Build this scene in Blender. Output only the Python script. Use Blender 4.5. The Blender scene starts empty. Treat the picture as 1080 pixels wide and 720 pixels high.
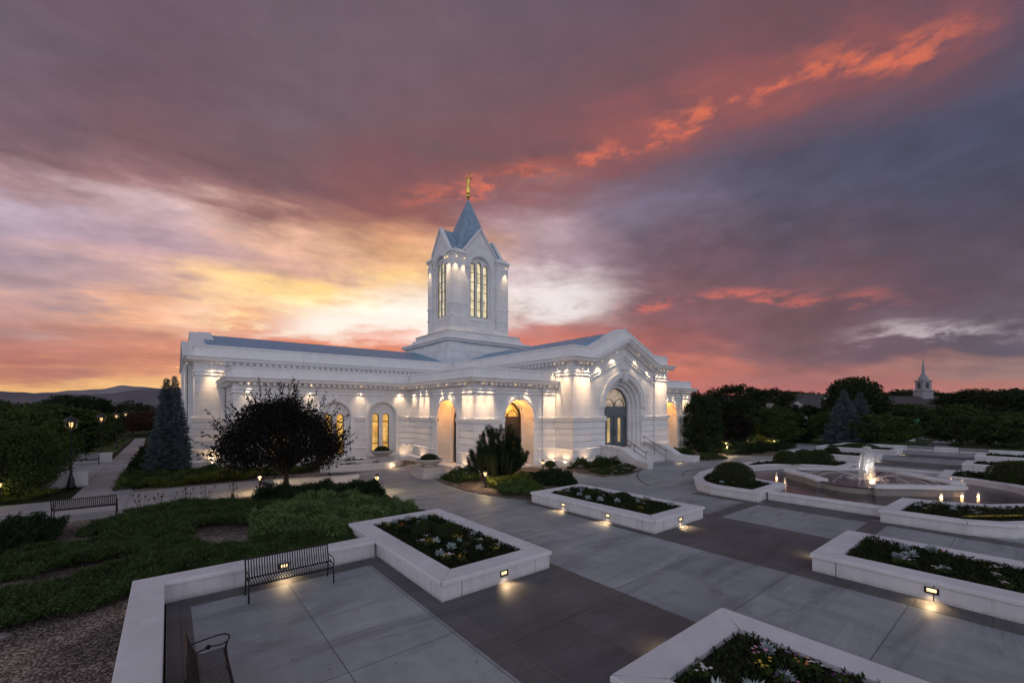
import bpy, bmesh, math, random
import numpy as np
from mathutils import Vector, Matrix
R = math.radians
PI = math.pi
rng = np.random.default_rng(7)
random.seed(7)
scene = bpy.context.scene
COL = scene.collection

# ---------------------------------------------------------------- camera
YAW = R(38.7)
cd = bpy.data.cameras.new('camera')
cd.sensor_width = 36.0
cd.lens = 36.0 * 452 / 1080
cd.shift_y = 70 / 1080
cd.clip_start = 0.1
cd.clip_end = 60000
cam = bpy.data.objects.new('camera', cd)
cam.location = (0, 0, 4.6)
cam.rotation_euler = (R(90), 0, -YAW)
COL.objects.link(cam)
scene.camera = cam

# ---------------------------------------------------------------- node helper
def s2l(c):
    return tuple(((v / 255) / 12.92 if v / 255 <= .04045 else (((v / 255) + .055) / 1.055) ** 2.4) for v in c)

class NT:
    """tiny expression helper for shader nodes"""
    def __init__(s, tree):
        s.t = tree; s.n = tree.nodes; s.l = tree.links
    def put(s, sock, v):
        if isinstance(v, bpy.types.NodeSocket): s.l.new(v, sock)
        elif v is not None:
            if isinstance(v, (tuple, list)) and len(v) == 3 and len(sock.default_value) == 4: v = (*v, 1)
            sock.default_value = v
    def m(s, op, a, b=None, c=None, clamp=False):
        n = s.n.new('ShaderNodeMath'); n.operation = op; n.use_clamp = clamp
        s.put(n.inputs[0], a)
        if b is not None: s.put(n.inputs[1], b)
        if c is not None: s.put(n.inputs[2], c)
        return n.outputs[0]
    def vm(s, op, a, b=None, out=0):
        n = s.n.new('ShaderNodeVectorMath'); n.operation = op
        s.put(n.inputs[0], a)
        if b is not None:
            if op == 'SCALE': s.put(n.inputs[3], b)
            else: s.put(n.inputs[1], b)
        return n.outputs[out]
    def xyz(s, x, y, z=0.0):
        n = s.n.new('ShaderNodeCombineXYZ'); s.put(n.inputs[0], x); s.put(n.inputs[1], y); s.put(n.inputs[2], z); return n.outputs[0]
    def sep(s, v):
        n = s.n.new('ShaderNodeSeparateXYZ'); s.put(n.inputs[0], v); return n.outputs
    def noise(s, v, scale, detail=4, rough=.55, dist=0.0, out=0):
        n = s.n.new('ShaderNodeTexNoise'); s.put(n.inputs['Vector'], v)
        n.inputs['Scale'].default_value = scale; n.inputs['Detail'].default_value = detail
        n.inputs['Roughness'].default_value = rough; n.inputs['Distortion'].default_value = dist
        return n.outputs[out]
    def vor(s, v, scale, out='Distance', feat='F1'):
        n = s.n.new('ShaderNodeTexVoronoi'); n.feature = feat; s.put(n.inputs['Vector'], v); n.inputs['Scale'].default_value = scale
        return n.outputs[out]
    def ss(s, v, a, b, c=0., d=1.):
        n = s.n.new('ShaderNodeMapRange'); n.interpolation_type = 'SMOOTHSTEP'
        s.put(n.inputs[0], v)
        for i, q in enumerate((a, b, c, d)): n.inputs[i + 1].default_value = q
        return n.outputs[0]
    def lin(s, v, a, b, c=0., d=1.):
        n = s.n.new('ShaderNodeMapRange'); s.put(n.inputs[0], v)
        for i, q in enumerate((a, b, c, d)): n.inputs[i + 1].default_value = q
        return n.outputs[0]
    def mix(s, f, a, b, mode='MIX'):
        n = s.n.new('ShaderNodeMix'); n.data_type = 'RGBA'; n.blend_type = mode
        s.put(n.inputs[0], f); s.put(n.inputs[6], a); s.put(n.inputs[7], b); return n.outputs[2]
    def ramp(s, f, stops, interp='LINEAR'):
        n = s.n.new('ShaderNodeValToRGB'); r = n.color_ramp; r.interpolation = interp
        while len(r.elements) < len(stops): r.elements.new(.5)
        for e, (p, c) in zip(r.elements, stops): e.position = p; e.color = (*c, 1)
        s.put(n.inputs[0], f); return n.outputs[0]

# ---------------------------------------------------------------- sky (world)
w = bpy.data.worlds.new('World'); scene.world = w; w.use_nodes = True
def build_world():
    T = NT(w.node_tree); T.n.clear()
    out = T.n.new('ShaderNodeOutputWorld'); bg = T.n.new('ShaderNodeBackground')
    T.l.new(bg.outputs[0], out.inputs[0])
    tc = T.n.new('ShaderNodeTexCoord'); d = T.vm('NORMALIZE', tc.outputs['Generated'])
    x, y, z = T.sep(d)
    ca, sa = math.cos(YAW), math.sin(YAW)
    # azimuth counted from the north-east (the building's side), elevation above the horizon
    xr = T.m('SUBTRACT', T.m('MULTIPLY', x, ca), T.m('MULTIPLY', y, sa))
    zr = T.m('ADD', T.m('MULTIPLY', x, sa), T.m('MULTIPLY', y, ca))
    az = T.m('ARCTAN2', xr, zr)
    el = T.m('ARCSINE', T.m('MAXIMUM', z, 0.0))
    # cloud layer coordinates: where the view ray meets a flat cloud sheet
    k = T.m('ADD', T.m('MAXIMUM', z, 0.0), .13)
    cx = T.m('DIVIDE', x, k); cy = T.m('DIVIDE', y, k)
    th = R(-12)   # wind direction of the streaks
    u = T.m('ADD', T.m('MULTIPLY', cx, math.cos(th)), T.m('MULTIPLY', cy, math.sin(th)))
    v = T.m('SUBTRACT', T.m('MULTIPLY', cy, math.cos(th)), T.m('MULTIPLY', cx, math.sin(th)))
    P1 = T.xyz(T.m('MULTIPLY', u, .55), T.m('MULTIPLY', v, 1.3), 3.1)
    n1 = T.noise(P1, 1.1, 8, .58, .15)
    n2 = T.noise(T.xyz(u, T.m('MULTIPLY', v, 1.8), 9.7), 1.9, 9, .60, .15)
    n3 = T.noise(T.xyz(T.m('MULTIPLY', az, 2.2), T.m('MULTIPLY', el, 9.0), 1.3), 2.6, 8, .58, .12)
    n4 = T.noise(T.xyz(T.m('MULTIPLY', az, 3.0), T.m('MULTIPLY', el, 7.0), 7.3), 4.2, 9, .64, .1)
    wel = T.m('ADD', T.m('MULTIPLY', T.m('SUBTRACT', n1, .5), .16), T.m('MULTIPLY', T.m('SUBTRACT', n3, .5), .11))
    low = T.ss(el, 0.0, .16, .25, 1.0)
    e2 = T.m('ADD', el, T.m('MULTIPLY', wel, low))
    a2 = T.m('ADD', az, T.m('MULTIPLY', T.m('SUBTRACT', n2, .5), .30))
    EMAX = 1.0
    def elev(px, py):
        a = math.atan((px - 540) / 452); return math.atan((430 - py) / 452 * math.cos(a))
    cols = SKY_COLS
    tt = T.m('DIVIDE', e2, EMAX, clamp=True)
    cur = None; prev = None
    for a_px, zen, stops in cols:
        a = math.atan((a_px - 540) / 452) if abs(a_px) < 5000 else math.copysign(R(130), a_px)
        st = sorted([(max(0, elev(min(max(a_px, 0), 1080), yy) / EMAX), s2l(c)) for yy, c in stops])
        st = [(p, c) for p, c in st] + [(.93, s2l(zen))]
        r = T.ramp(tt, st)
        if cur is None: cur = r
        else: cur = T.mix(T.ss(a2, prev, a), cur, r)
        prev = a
    # finer cloud texture: brighter and darker wisps over everything
    wisp = T.m('ADD', T.m('MULTIPLY', T.m('SUBTRACT', n2, .5), .85), T.m('MULTIPLY', T.m('SUBTRACT', n4, .5), 1.25))
    gain = T.m('ADD', 1.0, T.m('MULTIPLY', wisp, T.m('MULTIPLY', T.ss(el, 0, .12, .35, .8), T.ss(el, .62, .34, .40, 1.0))))
    cur = T.vm('SCALE', cur, T.m('MAXIMUM', gain, .3))
    # the glow the sun leaves low in the north-west
    glow = T.m('MULTIPLY', T.m('MULTIPLY', T.ss(az, -1.05, -.55), T.ss(az, .10, -.20)), T.m('MULTIPLY', T.ss(el, .34, .16), T.ss(el, -.01, .03)))
    cur = T.vm('SCALE', cur, T.m('ADD', 1.0, T.m('MULTIPLY', glow, .22)))
    front = T.m('SUBTRACT', 1.0, T.ss(T.m('ABSOLUTE', az), 1.2, 2.0))
    # cloud edges lit from below: salmon bands along arcs of the sky
    def band(pts, width, col, strength, nz, lo, hi):
        nonlocal cur
        tot = None
        for (p, q) in zip(pts[:-1], pts[1:]):
            A = (math.atan((p[0] - 540) / 452), elev(*p)); B = (math.atan((q[0] - 540) / 452), elev(*q))
            t = T.lin(a2w, A[0], B[0])
            seg = T.m('ADD', A[1], T.m('MULTIPLY', t, B[1] - A[1]))
            tot = seg if tot is None else T.mix(T.m('GREATER_THAN', az, A[0]), tot, seg)
        dd = T.m('SUBTRACT', T.m('ADD', el, T.m('MULTIPLY', T.m('SUBTRACT', n3, .5), .10)), tot)
        up = T.ss(dd, width, width * .05); dn = T.ss(dd, -width * .35, 0.0)
        mask = T.m('MULTIPLY', up, dn)
        ends = T.m('MULTIPLY', T.ss(az, math.atan((pts[0][0] - 540) / 452) - .06, math.atan((pts[0][0] - 540) / 452) + .1),
                   T.ss(az, math.atan((pts[-1][0] - 540) / 452) + .06, math.atan((pts[-1][0] - 540) / 452) - .1))
        mask = T.m('MULTIPLY', T.m('MULTIPLY', mask, ends), T.m('MULTIPLY', T.ss(nz, lo, hi), strength))
        cur = T.mix(mask, cur, s2l(col))
    a2w = az
    band([(330, 235), (470, 212), (560, 200), (640, 176), (740, 128), (860, 92), (960, 60), (1080, 30)], .30, (128, 78, 82), .55, n2, .26, .52)
    band([(540, 198), (640, 172), (740, 124), (860, 84), (960, 52), (1060, 22)], .13, (158, 86, 82), .70, n2, .36, .62)
    band([(430, 214), (540, 196), (640, 170), (740, 122), (860, 84), (960, 54), (1040, 30)], .050, (226, 112, 80), .85, n4, .44, .64)
    band([(20, 322), (120, 318), (230, 322), (300, 322)], .12, (156, 130, 144), .5, n3, .42, .60)
    band([(0, 398), (100, 394), (190, 398)], .050, (168, 106, 98), .7, n4, .40, .56)
    band([(230, 316), (330, 304), (440, 292)], .040, (255, 212, 132), .7, n4, .42, .60)
    band([(640, 330), (760, 318), (860, 318), (960, 322)], .035, (215, 105, 88), .75, n4, .45, .62)
    band([(900, 362), (980, 358), (1040, 352), (1080, 350)], .030, (205, 190, 195), .85, n4, .42, .6)
    band([(200, 352), (300, 345), (380, 352), (450, 358)], .055, (212, 118, 96), .8, n4, .34, .5)
    band([(290, 350), (370, 347), (450, 343), (480, 341)], .075, (255, 250, 240), 1.0, n4, .10, .36)
    band([(540, 330), (590, 326), (640, 318)], .10, (246, 236, 236), .8, n4, .30, .52)
    band([(200, 364), (300, 362), (380, 366), (450, 372)], .030, (206, 116, 96), .85, n4, .34, .48)
    # the Nishita sky at dusk adds its own faint gradient
    sky = T.n.new('ShaderNodeTexSky'); sky.sky_type = 'NISHITA'; sky.sun_disc = False
    sky.sun_elevation = R(1.0); sky.sun_rotation = YAW - R(20); sky.air_density = 1.2; sky.dust_density = 2.0
    cur = T.vm('ADD', cur, T.vm('SCALE', sky.outputs[0], .02))
    T.l.new(cur, bg.inputs[0]); bg.inputs[1].default_value = 1.0
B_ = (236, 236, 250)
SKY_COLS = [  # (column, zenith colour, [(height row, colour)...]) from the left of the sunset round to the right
    (-9999, (116, 120, 138), [(0, (208, 210, 232)), (200, B_), (350, (242, 240, 250)), (425, (230, 222, 230))]),  # unseen sky; this and the next column are brightened to light the facades
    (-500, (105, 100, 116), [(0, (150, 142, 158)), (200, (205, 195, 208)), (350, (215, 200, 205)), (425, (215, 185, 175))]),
    (0, (95, 82, 98), [(0, (102, 87, 102)), (60, (106, 88, 102)), (120, (112, 89, 101)), (165, (122, 92, 102)), (192, (170, 134, 140)), (215, (192, 172, 188)),
        (250, (168, 148, 165)), (300, (178, 146, 150)), (335, (190, 142, 136)), (358, (180, 118, 110)), (385, (188, 112, 98)), (396, (226, 146, 98)), (410, (255, 196, 118)), (429, (255, 196, 110))]),
    (150, (95, 80, 96), [(0, (105, 84, 97)), (100, (110, 84, 95)), (165, (118, 84, 92)), (198, (150, 110, 112)), (222, (208, 178, 180)), (255, (180, 150, 165)),
        (295, (208, 166, 156)), (330, (230, 170, 134)), (352, (196, 134, 116)), (382, (192, 120, 100)), (394, (232, 156, 108)), (406, (255, 200, 124)), (429, (255, 192, 112))]),
    (300, (95, 78, 92), [(0, (108, 90, 101)), (120, (112, 92, 102)), (200, (112, 80, 88)), (232, (150, 104, 102)), (256, (236, 184, 156)), (285, (216, 168, 152)),
        (312, (255, 212, 138)), (332, (255, 224, 165)), (350, (255, 246, 228)), (366, (228, 134, 100)), (400, (250, 182, 122)), (429, (255, 185, 120))]),
    (430, (98, 80, 92), [(0, (110, 91, 102)), (120, (110, 88, 98)), (188, (114, 79, 85)), (226, (150, 92, 84)), (252, (232, 168, 124)), (290, (248, 204, 146)),
        (315, (244, 220, 196)), (345, (255, 252, 246)), (366, (216, 132, 112)), (400, (230, 140, 100)), (429, (228, 140, 105))]),
    (560, (95, 76, 90), [(0, (104, 86, 98)), (100, (108, 84, 94)), (165, (122, 82, 86)), (188, (168, 92, 82)), (208, (150, 112, 118)), (240, (186, 156, 164)),
        (278, (186, 158, 170)), (305, (238, 222, 222)), (328, (236, 222, 218)), (348, (198, 132, 128)), (372, (224, 112, 88)), (400, (236, 122, 86)), (429, (232, 118, 88))]),
    (700, (86, 70, 86), [(0, (100, 82, 95)), (80, (108, 80, 90)), (118, (122, 82, 88)), (145, (118, 84, 94)), (180, (100, 88, 106)), (220, (114, 102, 124)),
        (250, (106, 86, 102)), (290, (118, 84, 95)), (330, (130, 84, 92)), (368, (160, 90, 90)), (388, (222, 124, 98)), (410, (212, 108, 90)), (429, (206, 108, 92))]),
    (850, (76, 68, 88), [(0, (95, 74, 86)), (50, (118, 76, 84)), (84, (118, 76, 84)), (110, (88, 76, 94)), (160, (74, 70, 91)), (200, (80, 77, 99)),
        (250, (84, 70, 88)), (300, (110, 75, 84)), (340, (106, 73, 85)), (378, (116, 82, 92)), (398, (172, 102, 94)), (415, (198, 106, 94)), (429, (192, 108, 96))]),
    (1080, (74, 72, 96), [(0, (74, 70, 92)), (50, (72, 70, 92)), (120, (66, 68, 92)), (200, (67, 67, 88)), (260, (77, 66, 84)), (300, (86, 69, 85)),
        (340, (88, 76, 92)), (368, (78, 70, 86)), (390, (172, 126, 112)), (398, (190, 120, 98)), (412, (192, 120, 108)), (429, (184, 118, 110))]),
    (1700, (105, 110, 132), [(0, (135, 142, 165)), (200, (185, 190, 212)), (350, (205, 205, 222)), (425, (205, 195, 205))]),  # unseen sky again: last two columns brightened for light on the temple front
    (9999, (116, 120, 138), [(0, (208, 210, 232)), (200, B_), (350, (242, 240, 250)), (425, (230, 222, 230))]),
]
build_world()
w.cycles.sampling_method = 'MANUAL'; w.cycles.sample_map_resolution = 512
# the last of the sun, almost gone behind the hills to the north-west: a very weak warm lamp
sd = bpy.data.lights.new('sun', 'SUN'); sd.energy = .12; sd.angle = R(12); sd.color = (1, .62, .42)
so = bpy.data.objects.new('sun', sd); COL.objects.link(so)
_az = YAW - R(20)
so.rotation_euler = Vector((-math.sin(_az), -math.cos(_az), -math.tan(R(5)))).to_track_quat('-Z', 'Y').to_euler()
scene.view_settings.view_transform = 'Standard'; scene.view_settings.look = 'None'
scene.view_settings.gamma = 1; scene.view_settings.exposure = 0
scene.render.film_transparent = False
try:
    scene.cycles.max_bounces = 6; scene.cycles.diffuse_bounces = 3; scene.cycles.glossy_bounces = 2
    scene.cycles.transparent_max_bounces = 8; scene.cycles.use_light_tree = True
    scene.cycles.sample_clamp_indirect = 4
except Exception: pass

# ---------------------------------------------------------------- materials
MATS = {}
def mat(name, fn):
    m = bpy.data.materials.new(name); m.use_nodes = True
    T = NT(m.node_tree); b = T.n['Principled BSDF']
    fn(T, b); MATS[name] = m; return m
def pos(T):
    g = T.n.new('ShaderNodeNewGeometry'); return g.outputs['Position']
def obj_rand(T):
    o = T.n.new('ShaderNodeObjectInfo'); return o.outputs['Random']
def bump(T, b, h, strength=.3, dist=.02):
    n = T.n.new('ShaderNodeBump'); n.inputs['Strength'].default_value = strength; n.inputs['Distance'].default_value = dist
    T.put(n.inputs['Height'], h); T.l.new(n.outputs[0], b.inputs['Normal'])
def setc(T, b, c, rough=.7, spec=.3, metal=0.):
    T.put(b.inputs['Base Color'], c); T.put(b.inputs['Roughness'], rough)
    b.inputs['Specular IOR Level'].default_value = spec; b.inputs['Metallic'].default_value = metal

def m_stone(c1, c2, rough=.65, spots=.25, course=None, dirt=False):
    def fn(T, b):
        p = pos(T)
        a = T.noise(p, .7, 6, .6); c = T.noise(T.vm('MULTIPLY', p, (1, 1, .25)), 3.5, 6, .65)
        g = T.noise(p, 60, 3, .6)
        f = T.m('ADD', T.m('MULTIPLY', a, .6), T.m('MULTIPLY', c, .4))
        col = T.mix(T.ss(f, .35, .65), c1, c2)
        col = T.mix(T.m('MULTIPLY', T.ss(g, .45, .75), spots), col, tuple(v * .72 for v in c1))
        if dirt:
            X0, Y0, Z0 = T.sep(p); dn = T.noise(T.vm('MULTIPLY', p, (1.0, 1.0, .35)), 3.0, 6, .7)
            col = T.mix(T.m('MULTIPLY', T.ss(T.m('ADD', Z0, T.m('MULTIPLY', dn, .22)), .24, .08), .42), col, (.20, .17, .15))
            col = T.mix(T.m('MULTIPLY', T.ss(T.noise(T.vm('MULTIPLY', p, (1.0, 1.0, .12)), 5.0, 7, .7), .52, .72), .30), col, (.30, .28, .27))
        if course:   # fine vertical and horizontal joints between ashlar blocks
            X, Y, Z = T.sep(p)
            s = T.m('ADD', X, Y)
            wn = T.n.new('ShaderNodeTexWhiteNoise'); T.put(wn.inputs['Vector'], T.xyz(T.m('FLOOR', T.m('DIVIDE', T.m('ADD', s, 0.13 + course[0] / 2), course[0])), T.m('FLOOR', T.m('DIVIDE', T.m('ADD', Z, course[2] + course[1] / 2), course[1])), .3))
            col = T.vm('SCALE', col, T.lin(wn.outputs['Value'], 0, 1, .90, 1.03))
            col = T.mix(T.m('MULTIPLY', T.ss(T.noise(T.vm('MULTIPLY', p, (1.2, 1.2, .15)), 2.5, 7, .7), .52, .75), .22), col, (.45, .44, .43))
            def line(v, o, per, wd): 
                q = T.m('ABSOLUTE', T.m('SUBTRACT', T.m('FRACT', T.m('DIVIDE', T.m('ADD', v, o), per)), .5))
                return T.m('GREATER_THAN', q, .5 - wd / per)
            j = T.m('MAXIMUM', line(s, 0.13, course[0], .007), line(Z, course[2], course[1], .007))
            col = T.mix(T.m('MULTIPLY', j, .5), col, tuple(v * .4 for v in c1))
        setc(T, b, col, rough)
        bump(T, b, T.m('ADD', T.m('MULTIPLY', g, .3), c), .12, .01)
    return fn
mat('temple_stone', m_stone((.72, .72, .73), (.80, .80, .80), .6, .12, (1.25, .52, .04)))
mat('trim_stone', m_stone((.74, .74, .75), (.82, .82, .82), .55, .08))
mat('planter_stone', m_stone((.58, .57, .585), (.70, .69, .705), .7, .35, None, True))
mat('coping_stone', m_stone((.60, .60, .62), (.71, .71, .73), .7, .34))

def m_pave(c1, c2, ox, oy, sx, sy, joint=.010, rough=.62, warm=0):
    def fn(T, b):
        p = pos(T); X, Y, Z = T.sep(p)
        a = T.noise(p, .35, 5, .6, .8); c = T.noise(T.vm('MULTIPLY', p, (1, .45, 1)), 1.6, 8, .68, .6); g = T.noise(p, 45, 4, .7)
        st = T.noise(T.vm('MULTIPLY', p, (.28, 1.5, 1)), .9, 9, .70, .5)
        f = T.m('ADD', T.m('MULTIPLY', a, .45), T.m('MULTIPLY', c, .55))
        col = T.mix(T.ss(f, .36, .64), c1, c2)
        col = T.mix(T.m('MULTIPLY', T.ss(st, .49, .66), .62), col, tuple(v * .58 for v in c1))
        col = T.mix(T.m('MULTIPLY', T.ss(st, .45, .30), .45), col, tuple(min(1, v * 1.35) for v in c2))
        col = T.mix(T.m('MULTIPLY', T.ss(g, .5, .8), .35), col, tuple(v * .6 for v in c1))
        # tonal difference from slab to slab
        cell = T.xyz(T.m('FLOOR', T.m('DIVIDE', T.m('SUBTRACT', X, ox), sx)), T.m('FLOOR', T.m('DIVIDE', T.m('SUBTRACT', Y, oy), sy)), .5)
        wn = T.n.new('ShaderNodeTexWhiteNoise'); T.put(wn.inputs['Vector'], cell)
        col = T.vm('SCALE', col, T.lin(wn.outputs['Value'], 0, 1, .90, 1.08))
        def line(v, o, per):
            q = T.m('ABSOLUTE', T.m('SUBTRACT', T.m('FRACT', T.m('ADD', T.m('DIVIDE', T.m('SUBTRACT', v, o), per), .5)), .5))
            return T.m('LESS_THAN', q, joint / per)
        j = T.m('MAXIMUM', line(X, ox, sx), line(Y, oy, sy))
        col = T.mix(T.m('MULTIPLY', j, .8), col, tuple(v * .22 for v in c1))
        setc(T, b, col, T.lin(c, .3, .7, rough - .12, rough + .12), .45)
        bump(T, b, T.m('SUBTRACT', T.m('MULTIPLY', g, .25), j), .35, .01)
    return fn
mat('concrete_light', m_pave((.225, .255, .268), (.325, .355, .365), 11.15 - 2.32, 2.02, 2.32 * 2, 2.43))
mat('concrete_pavilion', m_pave((.245, .275, .288), (.35, .38, .39), 2.45, 12.4, 2.1, 4.8))
mat('paver_brown', m_pave((.076, .078, .082), (.116, .116, .121), 6.75, 6.55, 2.5, 2.3, .008))
mat('paver_band', m_pave((.092, .090, .092), (.125, .121, .122), 0.2, .1, .62, .62, .006))
mat('path_concrete', m_pave((.29, .29, .295), (.39, .385, .385), -3.9, 1.0, 2.3, 2.3, .012, .75))

def m_mulch(T, b):
    p = pos(T); v = T.vor(p, 26, 'Color'); dd = T.vor(p, 26); a = T.noise(p, .6, 4)
    r = T.sep(v)[0]
    r = T.m('POWER', r, 2.2)
    col = T.mix(r, (.13, .098, .080), (.56, .46, .38))
    col = T.mix(T.ss(a, .35, .6), col, T.mix(r, (.058, .044, .038), (.30, .255, .225)))
    setc(T, b, col, .95, .1); bump(T, b, T.m('SUBTRACT', 1, dd), .9, .05)
mat('mulch', m_mulch)
def m_soil(T, b):
    p = pos(T); a = T.noise(p, 14, 6, .7)
    setc(T, b, T.mix(a, (.012, .010, .008), (.045, .034, .026)), .95, .1); bump(T, b, a, .8, .05)
mat('soil', m_soil)
def m_ground(T, b):
    p = pos(T); a = T.noise(p, .035, 6, .6); c = T.noise(p, 2.5, 6, .7)
    col = T.mix(T.ss(a, .38, .62), (.020, .034, .012), (.045, .060, .022))
    col = T.mix(T.m('MULTIPLY', c, .6), col, (.012, .02, .008))
    setc(T, b, col, .9, .15); bump(T, b, c, .8, .1)
mat('ground_grass', m_ground)
def m_lawn(T, b):
    p = pos(T); a = T.noise(p, .3, 5, .6); c = T.noise(p, 30, 4, .7)
    setc(T, b, T.mix(T.m('ADD', T.m('MULTIPLY', a, .5), T.m('MULTIPLY', c, .4)), (.035, .07, .016), (.075, .12, .03)), .9, .15); bump(T, b, c, .8, .05)
mat('lawn', m_lawn)
def m_asphalt(T, b):
    p = pos(T); a = T.noise(p, 1.2, 6); setc(T, b, T.mix(a, (.04, .04, .043), (.06, .06, .063)), .85, .3)
mat('asphalt', m_asphalt)
def m_roof(T, b):
    p = pos(T); X, Y, Z = T.sep(p)
    q = T.m('FRACT', T.m('MULTIPLY', Z, 5.5)); n = T.noise(p, 2.0, 4)
    br = T.n.new('ShaderNodeTexWhiteNoise'); T.put(br.inputs['Vector'], T.vm('FLOOR', T.vm('MULTIPLY', p, (2.6, 2.6, 5.5))))
    col = T.mix(br.outputs['Value'], (.15, .31, .46), (.21, .40, .57))
    col = T.mix(T.m('MULTIPLY', T.m('LESS_THAN', q, .14), .5), col, (.10, .14, .19))
    setc(T, b, col, .42, .5); bump(T, b, q, .4, .03)
mat('slate_roof', m_roof)
def m_spire(T, b):
    p = pos(T); X, Y, Z = T.sep(p); s = T.m('ADD', X, Y)
    row = T.m('MULTIPLY', Z, 2.6); fr = T.m('FRACT', row); off = T.m('MULTIPLY', T.m('FRACT', T.m('MULTIPLY', T.m('FLOOR', row), .5)), 1.0)
    cu = T.m('ABSOLUTE', T.m('SUBTRACT', T.m('FRACT', T.m('ADD', T.m('MULTIPLY', s, 2.4), off)), .5))
    j = T.m('MAXIMUM', T.m('LESS_THAN', fr, .14), T.m('GREATER_THAN', T.m('ADD', cu, T.m('MULTIPLY', T.m('SUBTRACT', .5, fr), .4)), .47))
    wn = T.n.new('ShaderNodeTexWhiteNoise'); T.put(wn.inputs['Vector'], T.xyz(T.m('FLOOR', row), T.m('FLOOR', T.m('ADD', T.m('MULTIPLY', s, 2.4), off))))
    col = T.mix(wn.outputs['Value'], (.17, .26, .37), (.25, .36, .48))
    setc(T, b, T.mix(T.m('MULTIPLY', j, .55), col, (.42, .52, .62)), .4, .5); bump(T, b, j, .4, .03)
mat('spire_tile', m_spire)
def simple(name, c, rough=.6, spec=.3, metal=0., var=.15, sc=6, bs=.15):
    def fn(T, b):
        p = pos(T); a = T.noise(p, sc, 5, .6)
        setc(T, b, T.mix(a, tuple(v * (1 - var) for v in c), tuple(min(1, v * (1 + var)) for v in c)), T.lin(a, .3, .7, max(.05, rough - .08), min(1, rough + .08)), spec, metal)
        bump(T, b, a, bs, .01)
    return mat(name, fn)
simple('gold', (.95, .60, .14), .3, .5, 1.0)
simple('bench_metal', (.012, .010, .010), .45, .3, 0)
simple('bench_bronze', (.020, .015, .015), .55, .22, 0)
simple('joint_dark', (.035, .033, .034), .9, .1)
simple('steeple_paint', (.27, .27, .31), .5, .3, 0, .05, 4)
simple('black_metal', (.012, .012, .013), .45, .5)
simple('door_bronze', (.035, .030, .030), .4, .5)
simple('door_blue', (.10, .12, .145), .4, .5)
simple('bark', (.055, .042, .034), .9, .1, 0, .35, 12, .6)
simple('bark_pale', (.12, .10, .085), .9, .1, 0, .35, 12, .6)
simple('urn_stone', (.46, .44, .43), .7, .2, 0, .12, 8)
simple('steel_rail', (.16, .13, .11), .35, .5, .6)
simple('house_roof', (.075, .068, .070), .85, .2, 0, .25, 3)
simple('house_wall', (.30, .28, .27), .8, .2, 0, .12, 2)
simple('white_paint', (.78, .78, .78), .5, .3, 0, .05, 4)
simple('church_brick', (.22, .16, .14), .85, .2)
simple('sign_green', (.02, .22, .14), .5, .4)
simple('car_paint', (.45, .46, .48), .25, .5, .3, .03)
simple('dark_glass', (.02, .022, .025), .12, .6)
simple('rubber', (.02, .02, .02), .8, .2)
simple('rock', (.20, .18, .165), .85, .2, 0, .35, 6, .6)
simple('basin_stone', (.30, .27, .25), .55, .35, 0, .25, 4, .4)
simple('pole_metal', (.30, .30, .30), .5, .4, .5)

def m_leaf(c1, c2, c3, trans=.0, rough=.6, sc=1.2):
    def fn(T, b):
        p = pos(T); g = T.n.new('ShaderNodeNewGeometry')
        rnd = g.outputs['Random Per Island']; a = T.noise(p, sc, 3); o = obj_rand(T)
        col = T.mix(T.ss(a, .35, .65), c1, c2)
        col = T.mix(T.m('MULTIPLY', rnd, .6), col, c3)
        col = T.vm('SCALE', col, T.lin(o, 0, 1, .82, 1.15))
        setc(T, b, col, .8, .10)
    return fn
mat('leaf_dark', m_leaf((.010, .017, .006), (.022, .034, .011), (.034, .048, .016)))
mat('leaf_mid', m_leaf((.022, .040, .012), (.044, .072, .019), (.072, .105, .028)))
mat('leaf_bright', m_leaf((.026, .044, .011), (.044, .068, .017), (.065, .09, .024)))
mat('leaf_purple', m_leaf((.010, .008, .008), (.016, .012, .011), (.014, .016, .010)))
mat('leaf_red', m_leaf((.050, .022, .018), (.085, .032, .022), (.06, .04, .02)))
mat('leaf_spruce', m_leaf((.055, .080, .092), (.105, .140, .158), (.15, .19, .21)))
mat('leaf_pine', m_leaf((.010, .020, .009), (.018, .034, .014), (.028, .048, .019)))
mat('leaf_juniper', m_leaf((.018, .038, .012), (.052, .090, .025), (.12, .175, .055), sc=1.3))
mat('leaf_juniper_light', m_leaf((.050, .092, .030), (.105, .165, .052), (.19, .26, .10), sc=1.2))
mat('leaf_box', m_leaf((.020, .038, .010), (.036, .062, .015), (.060, .086, .024), sc=4))
mat('leaf_yellow', m_leaf((.05, .07, .014), (.09, .11, .022), (.13, .15, .03), sc=3))
mat('leaf_silver', m_leaf((.26, .33, .33), (.36, .43, .44), (.44, .50, .52), sc=9))
mat('petal_yellow', m_leaf((.62, .46, .06), (.7, .52, .10), (.6, .36, .06), sc=9))
mat('petal_pink', m_leaf((.42, .14, .26), (.55, .24, .38), (.6, .42, .5), sc=9))
mat('petal_white', m_leaf((.6, .56, .55), (.7, .64, .62), (.5, .42, .5), sc=9))
mat('petal_orange', m_leaf((.62, .24, .07), (.7, .34, .14), (.55, .18, .05), sc=9))
mat('petal_violet', m_leaf((.07, .03, .10), (.12, .05, .16), (.18, .09, .2), sc=9))

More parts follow.
